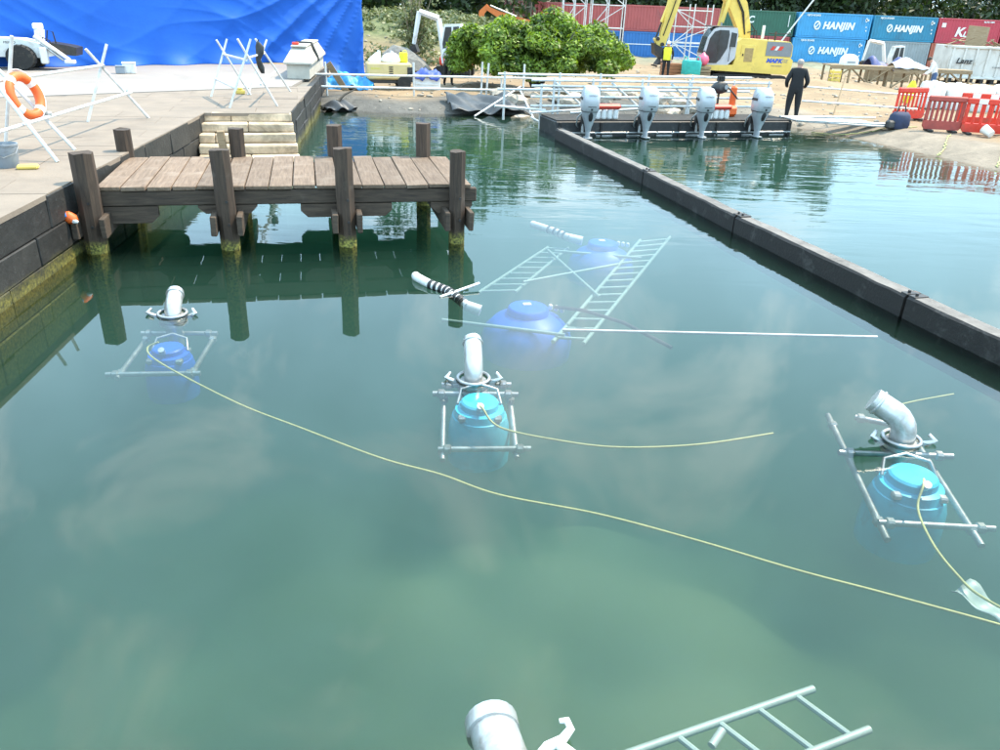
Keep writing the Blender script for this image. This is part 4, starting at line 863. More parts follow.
# ================================================================== PEOPLE
def person(label, loc, rz, h, J, mats, hair, bulk=1.0, cat='person'):
    """one continuous skinned body; J = joint positions for a 1.75 m figure facing +y"""
    t = thing('person', label, cat, loc, rz); s = h / 1.75
    base = dict(pelvis=(0, 0, .95), spine=(0, 0, 1.16), chest=(0, 0, 1.36), neck=(0, 0, 1.50), skull=(0, .02, 1.60), crown=(0, .015, 1.70),
                shl=(-.18, 0, 1.42), ell=(-.27, -.03, 1.14), wrl=(-.26, .08, .90), hal=(-.25, .11, .80), shr=(.18, 0, 1.42), elr=(.27, -.03, 1.14), wrr=(.26, .08, .90), har=(.25, .11, .80),
                hil=(-.10, 0, .88), knl=(-.12, .03, .49), anl=(-.13, -.02, .09), tol=(-.15, .13, .045), hir=(.10, 0, .88), knr=(.12, .03, .49), anr=(.13, -.02, .09), tor=(.15, .13, .045))
    base.update(J); rad = dict(pelvis=.15, spine=.15, chest=.17, neck=.062, skull=.088, crown=.082, sh=.075, el=.056, wr=.040, ha=.046, hi=.108, kn=.074, an=.052, to=.046)
    keys = list(base); ed = [('pelvis', 'spine'), ('spine', 'chest'), ('chest', 'neck'), ('neck', 'skull'), ('skull', 'crown')]
    for q_ in 'lr': ed += [('chest', 'sh' + q_), ('sh' + q_, 'el' + q_), ('el' + q_, 'wr' + q_), ('wr' + q_, 'ha' + q_), ('pelvis', 'hi' + q_), ('hi' + q_, 'kn' + q_), ('kn' + q_, 'an' + q_), ('an' + q_, 'to' + q_)]
    me = bpy.data.meshes.new('body'); me.from_pydata([tuple(c * s for c in base[k]) for k in keys], [(keys.index(a), keys.index(b)) for a, b in ed], [])
    ob_ = bpy.data.objects.new('body_tmp', me); C.objects.link(ob_); ob_.modifiers.new('skin', 'SKIN'); ob_.modifiers.new('sub', 'SUBSURF').levels = 2
    for i, k in enumerate(keys):
        r_ = rad.get(k, rad.get(k[:2], .06)) * s * (bulk if k not in ('neck', 'skull', 'crown') and k[:2] not in ('ha', 'to', 'an') else 1); sv = me.skin_vertices[0].data[i]; sv.radius = (r_, r_ * (.72 if k in ('chest', 'spine', 'pelvis') else 1)); sv.use_root = (k == 'pelvis')
    dg = bpy.context.evaluated_depsgraph_get(); dg.update(); bm2 = bpy.data.meshes.new_from_object(ob_.evaluated_get(dg)); bpy.data.objects.remove(ob_)
    reg = {}
    for a, b in ed: reg[(a, b)] = 2 if a in ('neck', 'skull') or a[:2] == 'wr' else (1 if a[:2] in ('hi', 'kn') or (a == 'pelvis' and b[:2] == 'hi') else (3 if a[:2] == 'an' else 0))
    bm2.materials.clear()
    for m_ in mats: bm2.materials.append(m_)
    segs = [(Vector(base[a]) * s, Vector(base[b]) * s, reg[(a, b)]) for a, b in ed]
    for p in bm2.polygons:
        c = p.center; best = (1e9, 0)
        for a, b, rg in segs:
            d = b - a; t_ = max(0, min(1, (c - a).dot(d) / d.length_squared)); q_ = (c - a - d * t_).length
            if q_ < best[0]: best = (q_, rg)
        p.material_index = best[1]; p.use_smooth = True
    body = put('body', bm2, t); hc = Vector(base['crown']) * s
    dv = (Vector(base['crown']) - Vector(base['skull'])).normalized()
    mh, _ = align(hc - dv * .055 * s, hc + dv)
    MB().lathe([(.092 * s, -.03 * s), (.098 * s, .0), (.092 * s, .05 * s), (.070 * s, .085 * s), (.03 * s, .104 * s)], 14, mh).build('hair', hair, t, smooth=60)
    return t, s
BLACKC = mat('black_cloth', (.012, .012, .013), .85, 0, .35, 12, bump=.5, bscale=9)
WHITEC = mat('white_cloth', (.74, .75, .77), .8, 0, .06, 6, bump=.3, bscale=14)
GREYH = mat('grey_hair', (.36, .30, .26), .7, 0, .2, 30); BROWNH = mat('brown_hair', (.05, .03, .02), .7, 0, .2, 30)
p = Vector((1.22, 21.75)) + pux * 7.65 + pvx * 1.25
mz = tzf(8.75, 25.0)
man_loc = (8.52, 24.95, max(mz, .30))
person('man in black clothes seen from behind at the end of the pontoon', man_loc, R(-12), 1.74, dict(ell=(-.30, -.04, 1.14), wrl=(-.27, .12, .98), hal=(-.22, .19, .95), elr=(.30, -.04, 1.14), wrr=(.27, .12, .98), har=(.22, .19, .95), knl=(-.13, .03, .49), anl=(-.14, -.03, .09), tol=(-.17, .11, .045), knr=(.13, .03, .49), anr=(.15, 0, .09), tor=(.19, .14, .045)), [BLACKC, BLACKC, SKIN, BLACK_PLASTIC], GREYH, 1.28)
person('person in white shirt and jeans leaning over beside the red barriers', (18.1, 36.0, tzf(18.1, 36)), R(75), 1.66, dict(spine=(0, .04, 1.16), chest=(0, .14, 1.34), neck=(0, .25, 1.46), skull=(0, .33, 1.53), crown=(0, .38, 1.62), shl=(-.18, .16, 1.38), ell=(-.25, .24, 1.10), wrl=(-.22, .40, .95), hal=(-.20, .47, .90), shr=(.18, .16, 1.38), elr=(.25, .20, 1.10), wrr=(.22, .38, .92), har=(.20, .46, .88)), [WHITEC, BLUE_CLOTH, SKIN, RUBBER], BROWNH)
person('person in white shirt and dark trousers walking beside the bush', (-2.45, 31.6, tzf(-2.45, 31.6)), R(200), 1.55, dict(knl=(-.12, .15, .50), anl=(-.13, .12, .1), tol=(-.14, .28, .09), anr=(.13, -.16, .09), tor=(.14, -.02, .045)), [WHITEC, BLACKC, SKIN, RUBBER], BROWNH)
def vest(t, s):
    loft([(.88 * s, 0, 0, .20 * s, .155 * s), (1.1 * s, 0, 0, .19 * s, .155 * s), (1.36 * s, 0, 0, .215 * s, .15 * s), (1.47 * s, 0, 0, .17 * s, .11 * s)], 16, 2.4).build('vest', YELLOW_CLOTH, t, smooth=50)
    for x in (-.08, .08): MB().cbox((x * s, -.15 * s, 1.15 * s), (.04, .02, .5 * s), .004).build('reflective_strip', WHITE_PAINT, t)
t_, s_ = person('worker in a yellow vest at the left edge beside the white loader', (-14.85, 22.9, QZ + .013), R(20), 1.68, {}, [YELLOW_CLOTH, BLACKC, SKIN, RUBBER], BROWNH); vest(t_, s_)
t_, s_ = person('worker in a yellow vest standing under the excavator bucket', (7.05, 38.6, tzf(7.05, 38.6)), R(160), 1.62, {}, [BLACKC, BLACKC, SKIN, RUBBER], mat('white_helmet', (.7, .7, .66), .4)); vest(t_, s_)

# ================================================================== FAR BANK
fo = Vector((-5.6, 27.0, .3))
rl = thing('tube_railing', 'white tube railing along the far bank in front of the yellow generator', 'railing', fo)
def gpt(x, y, z): return (x, y, z)
fx = [(-6.0, 26.7), (-3.28, 27.6), (-1.05, 28.2), (-.35, 28.35), (.38, 28.5)]
seg = [((x, y, tzf(x, y) - .1), (x + random.uniform(-.03, .03), y, (1.30, 1.33, 1.40, .95, 1.36)[i]), 'post') for i, (x, y) in enumerate(fx)]
seg += [((-6.6, 26.45, .93), (2.6, 29.0, .93), 'rail'), ((-6.6, 26.45, .56), (2.6, 29.0, .52), 'rail'), ((-.88, 28.25, tzf(-.88, 28.25) - .1), (-.82, 28.25, 1.36), 'post')]
tube_set(rl, seg, .034, WHITE_TUBE, fo)
po = Vector((1.3, 23.3, .3))
pr = thing('pontoon_railing', 'white tube handrails with braces along the back of the black pontoon', 'railing', po)
def prp(x, v_, z): q_ = Vector((1.22, 21.75)) + pux * x + pvx * v_; return (q_.x, q_.y, z)
seg = []
for x in (.05, .42, 1.6, 3.15, 4.7, 6.2, 7.42): seg.append((prp(x, 1.42, .0), prp(x, 1.42, 1.36 if x != .05 else 1.2), 'post'))
for x in (-.7, 1.0, 2.3, 3.9, 5.4): seg.append((prp(x, 2.5, .1), prp(x, 2.5, 1.42), 'post'))
for z, v_ in ((1.30, 1.42), (.86, 1.42), (1.15, 1.40), (1.36, 2.5), (.95, 2.5), (.62, 1.42)): seg.append((prp(-.9 if v_ > 2 else -.25, v_, z), prp(7.5, v_, z), 'rail'))
for x in (.45, 2.2, 4.1): seg.append((prp(x, 1.45, 1.25), prp(x + 1.0, 1.5, .55), 'brace'))
seg += [(prp(.2, 1.43, .5), prp(-1.4, 1.1, .65), 'brace'), (prp(-.3, 1.2, .46), prp(1.9, 1.8, .50), 'brace'), (prp(1.0, 1.5, .42), prp(4.5, 1.9, .55), 'brace')]
tube_set(pr, seg, .034, WHITE_TUBE, po)
# black sheeting and leaning tubes on the bank
BS = mat('black_sheeting', (.05, .052, .055), .45, 0, .3, 3, (.22, .21, .2), .35)
bs = cloth(2.6, 1.5, 44, 26, lambda a, b: .16 + .34 * b + .09 * math.sin(11 * a + 5 * b) * math.sin(6 * b + 2 * a) + .05 * math.sin(23 * a + 9 * b)).build('black_sheeting', BS, None, smooth=180, loc=(-.75, 26.35, -.02), rot=(0, 0, .25)); bs.modifiers.new('t', 'SOLIDIFY').thickness = .012; tag(bs, 'crumpled dark plastic sheeting spilling down the far bank', 'sheeting')
tube_thing('leaning_tube', 'white tube lying slanted down the bank over the dark sheeting', 'tube', [(-1.12, 25.1, .02), (.28, 26.9, .78)], .028, WHITE_TUBE, 'loose tubes on the bank')
tube_thing('leaning_tube', 'white tube leaning down towards the pontoon end', 'tube', [(.22, 26.9, .75), (.72, 24.4, .05)], .028, WHITE_TUBE, 'loose tubes on the bank')
tube_thing('leaning_tube', 'white tube floating between the bank and the barrier end', 'tube', [(.62, 24.6, .12), (1.25, 22.0, .10)], .028, WHITE_TUBE, 'loose tubes on the bank')
# debris at the quay corner
db = cloth(1.0, .7, 20, 14, lambda a, b: .05 + .22 * math.sin(3.1 * a) * math.sin(3.1 * b) + .05 * math.sin(15 * a + 7 * b)).build('dark_rag', BS, None, smooth=180, loc=(-5.35, 25.3, .03), rot=(0, 0, .5)); db.modifiers.new('t', 'SOLIDIFY').thickness = .012; tag(db, 'dark sodden rag heap at the foot of the quay corner', 'rag')
tube_thing('drift_branch', 'thin dark branch sticking up from the quay corner', 'branch', [(-5.5, 25.2, .12), (-5.2, 25.5, .45), (-4.85, 25.7, .62)], [.05, .035, .02], BARK)
bp2 = cloth(2.0, 1.3, 30, 20, lambda a, b: (.12 + .40 * abs(math.sin(3.1 * a) * math.sin(3.1 * b)) ** .6) + .09 * math.sin(13 * a + 4 * b) + .07 * math.sin(19 * b - 6 * a) + .05 * math.sin(31 * a + 17 * b)).build('blue_sheet', mat('bright_blue_sheet', (.03, .26, .56), .5, 0, .3, 5), None, smooth=180, loc=(-5.85, 28.9, tzf(-5.85, 28.9) - .08), rot=(0, 0, .1)); bp2.modifiers.new('t', 'SOLIDIFY').thickness = .012; tag(bp2, 'heaped light blue plastic sheet beside the quay corner', 'plastic sheet')
bd_ = MB(); bd_.cbox((0, 0, .55), (.20, .04, 1.1), .006); tag(bd_.build('leaning_board', TIMBER, None, loc=(-5.62, 28.0, tzf(-5.62, 28.0) - .05), rot=(.1, -.55, .1)), 'pale board leaning at the quay corner', 'board')
blue2 = cloth(1.1, .8, 18, 12, lambda a, b: (.12 + .26 * abs(math.sin(3.1 * a) * math.sin(3.1 * b)) ** .5) + .06 * math.sin(14 * a + 5 * b) + .04 * math.sin(27 * a - 11 * b)).build('navy_sheet', mat('navy_sheet', (.05, .09, .36), .6, 0, .2, 5), None, smooth=180, loc=(-3.05, 29.6, tzf(-3.05, 29.6) + .25)); blue2.modifiers.new('t', 'SOLIDIFY').thickness = .012; tag(blue2, 'dark blue sheet draped over a crate right of the generator', 'plastic sheet')
m_ = MB(); m_.cbox((0, 0, .22), (.95, .6, .44), .02); m_.cbox((0, -.31, .22), (.8, .02, .06), .004); tag(m_.build('white_crate', WHITE_PLASTIC, None, loc=(-3.05, 29.6, tzf(-3.05, 29.6) - .02), rot=(0, 0, .1)), 'white crate under the dark blue sheet', 'crate')
# generator
GENP = mat('cream_yellow_paint', (.62, .48, .22), .45, 0, .1, 2.5, (.36, .27, .14), .35)
gx_, gy_ = -4.38, 29.3; gn = thing('generator', 'cream yellow towable generator with louvred side behind the railing', 'generator', (gx_, gy_, tzf(gx_, gy_) - .02), R(15))
MB().cbox((0, 0, .62), (1.55, .75, .55), .05).build('housing', GENP, gn)
for k in range(5): MB().cbox((.05, -.382, .48 + k * .07), (.14, .02, .035), .004).build('louvre', DARK_METAL, gn)
MB().cbox((0, 0, .28), (1.5, .6, .12), .01).build('chassis', DARK_METAL, gn); wheel(gn, (.5, -.36, .24), .24, .16); wheel(gn, (.5, .36, .24), .24, .16); MB().cyl((-.75, 0, .28), (-1.3, 0, .2), .04).build('tow_bar', DARK_METAL, gn); MB().cyl((-.6, -.2, 0), (-.6, -.2, .25), .03).build('prop_stand', DARK_METAL, gn)
MB().cbox((.72, -.36, .52), (.2, .1, .5), .01).build('end_panel', BLACK_PLASTIC, gn)
text('lettering', 'BOMAG', .09, YELLOW_CLOTH, gn, T(-.48, -.378, .70) @ UPRIGHT, 0, .002)
hp = thing('white_sack', 'pale rounded sack lying on the generator', 'sack', (gx_ + .1, gy_, tzf(gx_, gy_) + .875), .2); loft([(0, 0, 0, .30, .22), (.06, 0, 0, .34, .25), (.22, 0, 0, .28, .2), (.30, .02, 0, .14, .12)], 16, 2.2).build('cloth', WHITEC, hp, smooth=60); MB().cyl((.02, 0, .29), (.05, 0, .36), .05, .07).build('tied_neck', WHITEC, hp)
jc = thing('jerry_can', 'bright yellow jerry can on the generator', 'jerry can', (gx_ + .52, gy_ + .13, tzf(gx_, gy_) + .875), .2); MB().cbox((0, 0, .17), (.28, .18, .34), .03).build('can', YELLOW_CLOTH, jc); MB().cyl((-.08, 0, .34), (-.08, 0, .39), .03).build('cap', BLACK_PLASTIC, jc); MB().path([(-.02, 0, .33), (0, 0, .39), (.10, 0, .39), (.12, 0, .33)], .012, 6).build('handle', YELLOW_CLOTH, jc)
sk = thing('cream_sack', 'cream sack slumped on the left end of the generator', 'sack', (gx_ - .45, gy_ - .1, tzf(gx_, gy_) + .875), .2); loft([(0, 0, 0, .22, .2), (.06, 0, 0, .25, .22), (.16, .03, 0, .18, .16), (.34, .14, 0, .05, .05)], 14, 2.2).build('cloth', WHITEC, sk, smooth=60); MB().cyl((.14, 0, .33), (.15, 0, .37), .05, .06).build('tied_neck', WHITEC, sk)
# gravel mound and rocks
def rock(r, seed, M=None):
    rg = np.random.default_rng(seed); bm2 = bmesh.new(); bmesh.ops.create_icosphere(bm2, subdivisions=2, radius=1)
    ph = rg.uniform(0, 6, 9)
    for v_ in bm2.verts:
        c = v_.co; k = 1 + .22 * math.sin(2.3 * c.x + ph[0]) * math.sin(2.1 * c.y + ph[1]) + .15 * math.sin(4.2 * c.z + ph[2] + 2 * c.x) + .06 * math.sin(9 * c.y + ph[3]); v_.co = Vector((c.x * k * r * (1 + .3 * math.sin(ph[4])), c.y * k * r, c.z * k * r * .72))
    me = bpy.data.meshes.new('rock'); bm2.to_mesh(me); bm2.free(); return me
ROCK = mat('pale_rubble', (.40, .34, .27), .9, 0, .25, 6, (.22, .18, .14), .4, .8, 18, .15)
rmesh = [rock(1, k) for k in range(5)]
for me in rmesh: me.materials.append(ROCK)
rr_ = random.Random(5)
rk = sorted([(prp(x, v_, 0)[0], prp(x, v_, 0)[1]) for x, v_ in [(rr_.uniform(.3, 6.9), rr_.uniform(3.3, 7.2)) for _ in range(34)]], key=lambda q_: q_[0] / q_[1])
for k, (x, y) in enumerate(rk):
    s = rr_.uniform(.18, .48); o = put('rubble_rock', rmesh[k % 5], None, (x, y, tzf(x, y) + s * .22), (0, 0, rr_.uniform(0, 6))); o.scale = (s, s, s * rr_.uniform(.6, 1)); tag(o, 'pale rubble rock behind the pontoon handrails, %s from the left' % nth(k + 1), 'rock', 'rubble behind the pontoon')
mo = rock(1, 41); mo.materials.append(mat('gravel', (.16, .155, .14), .95, 0, .3, 12, (.30, .27, .22), .4, 1.0, 40)); o = put('gravel_mound', mo, None, (-4.6, 36.5, tzf(-4.6, 36.5) + .2), (0, 0, .3)); o.scale = (1.5, 1.2, 1.25); tag(o, 'grey gravel mound behind the generator', 'mound')
# ---- broad bush on the bank
bush = thing('bush_tree', 'broad low leafy green bush in the middle of the far bank', 'bush', (.95, 31.4, tzf(.95, 31.4) - .05))
rngb = np.random.default_rng(3); cs2, rs2, ps2 = [], [], []
for k in range(210):
    a = rngb.uniform(0, 2 * np.pi); e = rngb.uniform(0, 1) ** .7; xx, yy = e * np.cos(a), e * np.sin(a)
    top = 2.62 * (1 - .36 * abs(xx - .02) ** 3.0 - .35 * yy ** 2) * (1 + .05 * np.sin(7 * xx + 1) + .05 * np.sin(13 * xx)); z = top * rngb.uniform(.30, 1.0) ** .55
    rr = rngb.uniform(.26, .52); cs2.append((xx * 3.35, yy * 1.9, max(.45, z - rr * .55))); rs2.append(rr); ps2.append(int(330 * (rr / .4) ** 2))
v, f = leaf_cloud(cs2, rs2, ps2, .088, .8, .55, rngb)
put('crown', leaf_mesh('crown', v, f, LEAF_BUSH), bush)
mb = MB()
for k in range(9):
    a = 2 * math.pi * k / 9 + .3; e = (1.9 if k % 2 else 1.1); mb.path([(.12 * math.cos(a), .1 * math.sin(a), 0), (.5 * e * math.cos(a) * .6, .35 * e * math.sin(a) * .6, .7), (1.3 * e * math.cos(a) * .8, .8 * e * math.sin(a) * .8, 1.55), (1.5 * e * math.cos(a) * .9, .9 * e * math.sin(a) * .9, 2.1)], [.10, .07, .045, .015], 7)
mb.build('trunk', BARK, bush, smooth=60)
# ---- hillside scrub, grass
cs3, rs3, ps3 = [], [], []
for k in range(200):
    x = random.uniform(-14, 4); y = random.uniform(39, 58)
    cs3.append((x, y, tzf(x, y) + .18)); rs3.append(random.uniform(.3, .75)); ps3.append(70)
v, f = leaf_cloud(cs3, rs3, ps3, .13, .65, .5); o = stuff(put('hillside_scrub', leaf_mesh('hillside_scrub', v, f, LEAF_SCRUB))); tag(o, 'pale green scrub and rough grass covering the hillside', 'scrub')
shb = thing('bare_shrub', 'tall thin half bare shrub on the hillside beside the blue screen', 'shrub', (-4.9, 41.5, tzf(-4.9, 41.5) - .05))
mb = MB(); cs4, rs4, ps4 = [], [], []; rs5 = random.Random(9)
for k in range(34):
    a = rs5.uniform(0, 6.28); sp = rs5.uniform(.15, .95); hgt = rs5.uniform(1.8, 4.0)
    pts = [(.10 * math.cos(a), .10 * math.sin(a), 0), (.35 * sp * math.cos(a), .35 * sp * math.sin(a), hgt * .4), (.75 * sp * math.cos(a + .2), .75 * sp * math.sin(a + .2), hgt * .75), (1.0 * sp * math.cos(a + .1), 1.0 * sp * math.sin(a + .1), hgt)]
    mb.path(pts, [.035, .026, .016, .006], 5)
    for q_ in range(4): cs4.append((pts[2][0] + rs5.uniform(-.35, .35), pts[2][1] + rs5.uniform(-.3, .3), rs5.uniform(.3, hgt))); rs4.append(.22); ps4.append(26)
mb.build('trunk', mat('grey_stems', (.30, .25, .17), .9, 0, .25, 8), shb); v, f = leaf_cloud(cs4, rs4, ps4, .08, .9, .3); put('crown', leaf_mesh('shrub_crown', v, f, LEAF_SCRUB), shb)
# ================================================================== MACHINES AND YARD
# ---- yellow excavator
ex0 = (9.3, 41.0); exc = thing('excavator', 'large yellow tracked excavator with raised boom behind the pontoon', 'excavator', (ex0[0], ex0[1], tzf(10.8, 41.5) - .40), R(3))
EZ = -tzf(10.8, 41.5) + .03
YP2 = YELLOW_PAINT; GREYPAINT = mat('grey_machine_paint', (.20, .21, .22), .45, 0, .1, 4); CABP = mat('pale_grey_cab_paint', (.46, .47, .49), .4, 0, .06, 4, (.3, .28, .25), .2)
def side_b(mb, poly, y0, y1, ch=.03):
    mb.side(poly, y0, y1); return mb
for y in (-.05, 2.1):
    tk = MB().side([(.35, .12), (.7, .0), (3.9, .0), (4.3, .15), (4.35, .5), (4.1, .72), (.6, .72), (.3, .5)], y, y + .5).build('track', RUBBER, exc)
    for k in range(5): MB().cyl((.8 + k * .72, y - .02, .3), (.8 + k * .72, y + .02, .3), .16, n=14).build('road_wheel', DARK_METAL, tk)
MB().cbox((2.3, 1.3, .8), (2.2, 1.6, .3), .03).build('turntable', DARK_METAL, exc)
MB().side([(-.05, .88 + .0), (4.2, .78), (4.35, .95), (4.38, 1.45), (4.2, 1.58), (1.55, 1.60), (1.45, 1.15), (.1, 1.10)], .0, 2.5).build('deck_body', YP2, exc)
up = MB(); up.side([(1.48, 1.52), (4.22, 1.50), (4.30, 1.62), (4.28, 2.10), (4.12, 2.28), (3.1, 2.30), (1.75, 2.36), (1.52, 2.2)], .04, 2.46); upo = up.build('engine_cover', YP2, exc)
MB().side([(2.98, 1.62), (4.24, 1.60), (4.25, 2.10), (4.11, 2.245), (2.98, 2.26)], .015, .045).build('grey_panel', GREYPAINT, upo)
dr = MB().cbox((2.12, .025, 1.62), (.72, .04, .92), .03).build('access_door', YP2, upo); MB().cbox((2.14, -.002, 1.62), (.42, .012, .62), .005).build('tan_mesh', mat('tan_panel', (.36, .25, .10), .7, 0, .2, 9), dr); MB().cbox((1.86, -.006, 1.62), (.06, .02, .10), .005).build('handle', DARK_METAL, dr)
lg = text('lettering', 'MARK', .24, mat('blue_print', (.03, .09, .45), .5), upo, T(3.45, -.008, 1.40) @ UPRIGHT, .25, .004, 1.15, .018)
text('lettering', 'GE', .2, GREYPAINT, upo, T(3.98, -.008, 1.40) @ UPRIGHT, .25, .004, 1.1); text('lettering', 'www.markone', .09, GREYPAINT, upo, T(3.6, -.008, 1.18) @ UPRIGHT, .2, .003)
for x, m_, w_ in ((3.30, RED_PLASTIC, .16), (3.50, WHITE_PAINT, .12), (3.68, RED_PLASTIC, .18)): MB().side([(x - w_ / 2 - .05, 1.88), (x + w_ / 2 - .05, 1.88), (x + w_ / 2 + .06, 2.06), (x - w_ / 2 + .06, 2.06)], .004, .014).build('badge', m_, upo)
cb = MB().side([(.02, 1.12), (-.10, 1.6), (.05, 2.35), (.30, 2.72), (.55, 2.80), (1.42, 2.80), (1.50, 2.5), (1.50, 1.45), (1.15, 1.10)], .02, 1.15).build('cab', CABP, exc)
gp = [(.12, 1.22), (.02, 1.62), (.14, 2.30), (.34, 2.60), (.58, 2.68), (1.02, 2.68), (1.08, 2.5), (1.05, 1.9), (.78, 1.38), (.62, 1.22)]
gw = MB().side(gp, .008, .024).build('side_window', GLASS, cb)
MB().side([(gp[0][0] - .0, 1.235), (.58, 1.235), (.58, 2.66), (.62, 2.66), (.62, 1.20), (.12, 1.20)], .0, .01).build('window_frame', DARK_METAL, gw)
MB().cbox((.45, .6, 1.55), (.4, .5, .6), .08).build('seat', DARK_METAL, cb)
MB().side([(1.14, 1.95), (1.44, 1.95), (1.44, 2.55), (1.16, 2.60)], .006, .022).build('rear_window', GLASS, cb)
MB().side([(-.09, 1.62), (-.11, 1.62), (.04, 2.36), (.29, 2.73), (.31, 2.70), (.06, 2.34)], .12, 1.05).build('windscreen', GLASS, cb)
MB().cbox((.7, .6, 2.83), (1.2, 1.0, .05), .02).build('roof_guard', DARK_METAL, cb)
def boomseg(pts, ws, y0, y1, name, m_=YP2):
    """plate-sided arm following a centre line in xz with depths ws"""
    L_, U_ = [], []
    for i, (x, z) in enumerate(pts):
        a = Vector(pts[max(i - 1, 0)]); b = Vector(pts[min(i + 1, len(pts) - 1)]); d = (b - a).normalized(); n_ = Vector((-d.y, d.x)); L_.append((x - n_.x * ws[i] / 2, z - n_.y * ws[i] / 2)); U_.append((x + n_.x * ws[i] / 2, z + n_.y * ws[i] / 2))
    return MB().side(L_ + U_[::-1], y0, y1).build(name, m_, exc)
boomseg([(2.35, 1.9), (2.15, 2.8), (1.75, 3.7), (1.15, 4.5), (.1, 5.1), (-1.0, 5.35)], [.45, .62, .85, .85, .6, .4], 1.28, 1.85, 'boom')
boomseg([(-.75, 5.95), (-1.05, 5.25), (-1.45, 3.9), (-1.85, 1.85)], [.3, .62, .55, .34], 1.36, 1.78, 'stick')
MB().cyl((.9, 1.2, 1.75), (.95, 1.2, 3.0), .05).build('boom_ram', STEEL, exc); MB().cyl((.95, 1.2, 3.0), (1.2, 1.22, 4.2), .10).build('boom_ram', YP2, exc); MB().cyl((.92, 1.95, 1.75), (1.2, 1.92, 4.2), .08).build('boom_ram', YP2, exc)
MB().cyl((.5, 1.57, 5.75), (-.7, 1.57, 5.95), .09).build('stick_ram', YP2, exc)
MB().cyl((-1.35, 1.57, 4.9), (-1.95, 1.57, 2.9), .085).build('bucket_ram', YP2, exc); MB().cyl((-1.95, 1.57, 2.9), (-2.15, 1.57, 2.2), .045).build('bucket_ram_rod', DARK_METAL, exc)
MB().side([(-2.25, 2.15), (-1.95, 2.25), (-1.75, 1.85), (-2.05, 1.75)], 1.34, 1.80).build('link', YP2, exc)
MB().side([(-2.28, 1.95), (-2.0, 1.82), (-1.62, 1.70), (-1.55, 1.35), (-1.75, .98), (-2.05, .95), (-1.85, 1.25), (-2.2, 1.45)], 1.15, 2.0).build('bucket', DARK_METAL, exc)
for k in range(4): MB().cbox((-2.08, 1.22 + k * .23, .90), (.16, .06, .06), .01).build('tooth', DARK_METAL, exc)
MB().path([(2.3, 1.2, 2.6), (2.7, 1.1, 2.7), (2.8, 1.1, 2.35)], .03, 6).build('hose', RUBBER, exc); MB().path([(2.4, 1.15, 3.0), (2.6, 1.1, 2.75), (2.62, 1.1, 2.35)], .03, 6).build('hose', RUBBER, exc)
MB().cyl((3.6, .8, 2.28), (3.6, .8, 2.7), .05).build('exhaust', DARK_METAL, exc); MB().cbox((2.85, .5, 2.65), (.12, .12, .6), .02).build('light_mast', WHITE_PAINT, exc)
for px_, pz_ in ((2.25, 2.1), (1.2, 4.35), (-1.0, 5.3), (-1.85, 1.9), (-1.35, 4.85), (-2.1, 2.15)): MB().cyl((px_, 1.24, pz_), (px_, 1.89, pz_), .09, n=12).build('pin', DARK_METAL, exc)
for d_ in (0, .07): MB().path([(2.2, 1.25 - d_ * .2, 2.5), (1.9 + d_, 1.22, 3.5), (1.3 + d_, 1.22, 4.45), (.1, 1.22, 5.25 + d_), (-.9, 1.22, 5.5 + d_)], .028, 6).build('hose', RUBBER, exc)
MB().path([(-.95, 1.3, 5.5), (-1.25, 1.3, 4.6), (-1.6, 1.3, 3.2), (-1.85, 1.3, 2.3)], .026, 6).build('hose', RUBBER, exc)
for z_ in (1.05, 2.62): MB().cyl((1.46, -.02, z_), (1.46, -.02, z_ + .001), .02).build('bolt', DARK_METAL, exc)
MB().path([(1.16, -.03, 1.3), (1.16, -.09, 1.35), (1.16, -.09, 1.9), (1.16, -.03, 1.95)], .018, 6).build('grab_rail', DARK_METAL, exc); MB().path([(3.0, .1, 2.3), (3.0, .1, 2.62), (4.1, .1, 2.62), (4.1, .1, 2.3)], .02, 6).build('guard_rail', DARK_METAL, exc)
# teal bulk bag, pink buoy, brown crate
TEAL = mat('teal_fabric', (.03, .38, .33), .7, 0, .18, 6, bump=.5, bscale=8)
bx_, by_ = 8.55, 40.2; bb = thing('bulk_bag', 'teal bulk bag standing beside the excavator cab', 'bulk bag', (bx_, by_, tzf(bx_, by_)), .1)
loft([(0, 0, 0, .36, .36), (.1, 0, 0, .43, .42), (.45, 0, 0, .42, .41), (.72, 0, 0, .44, .43), (.82, 0, 0, .40, .40)], 20, 3.2).build('sack', TEAL, bb, smooth=50)
for sx in (-.3, .3): MB().path([(sx, -.3, .8), (sx, -.2, .98), (sx, .2, .98), (sx, .3, .8)], .025, 6).build('loop', TEAL, bb)
py_ = thing('pink_balloon_fender', 'pink round fender lying beside the teal bulk bag', 'fender', (9.15, 40.6, tzf(9.15, 40.6) + .62), 0); MB().lathe([(.03, 0), (.16, .03), (.27, .16), (.29, .3), (.22, .45), (.1, .52), (.05, .6)], 18).build('ball', mat('pink_vinyl', (.72, .12, .20), .4), py_, smooth=60); MB().torus(.05, .02, 14, 6, T(0, 0, .62) @ Matrix.Rotation(R(90), 4, 'X')).build('eye', RUBBER, py_)
cr = thing('wooden_crate', 'pale wooden crate under the pink fender', 'crate', (9.12, 40.6, tzf(9.12, 40.6)), .05)
for k in range(4): MB().cbox((0, 0, .08 + k * .155), (.8, .6, .13), .01).build('slat', TIMBER, cr)
bc = thing('brown_board_stack', 'stack of reddish brown boards left of the teal bulk bag', 'boards', (7.75, 41.0, tzf(7.75, 41)), .05)
for k in range(5): MB().cbox((0, 0, .07 + k * .14), (1.0, .5, .125), .008).build('board', mat('red_brown_board', (.36, .15, .07), .8, 0, .2, 6), bc, rot=(0, 0, random.uniform(-.03, .03)))
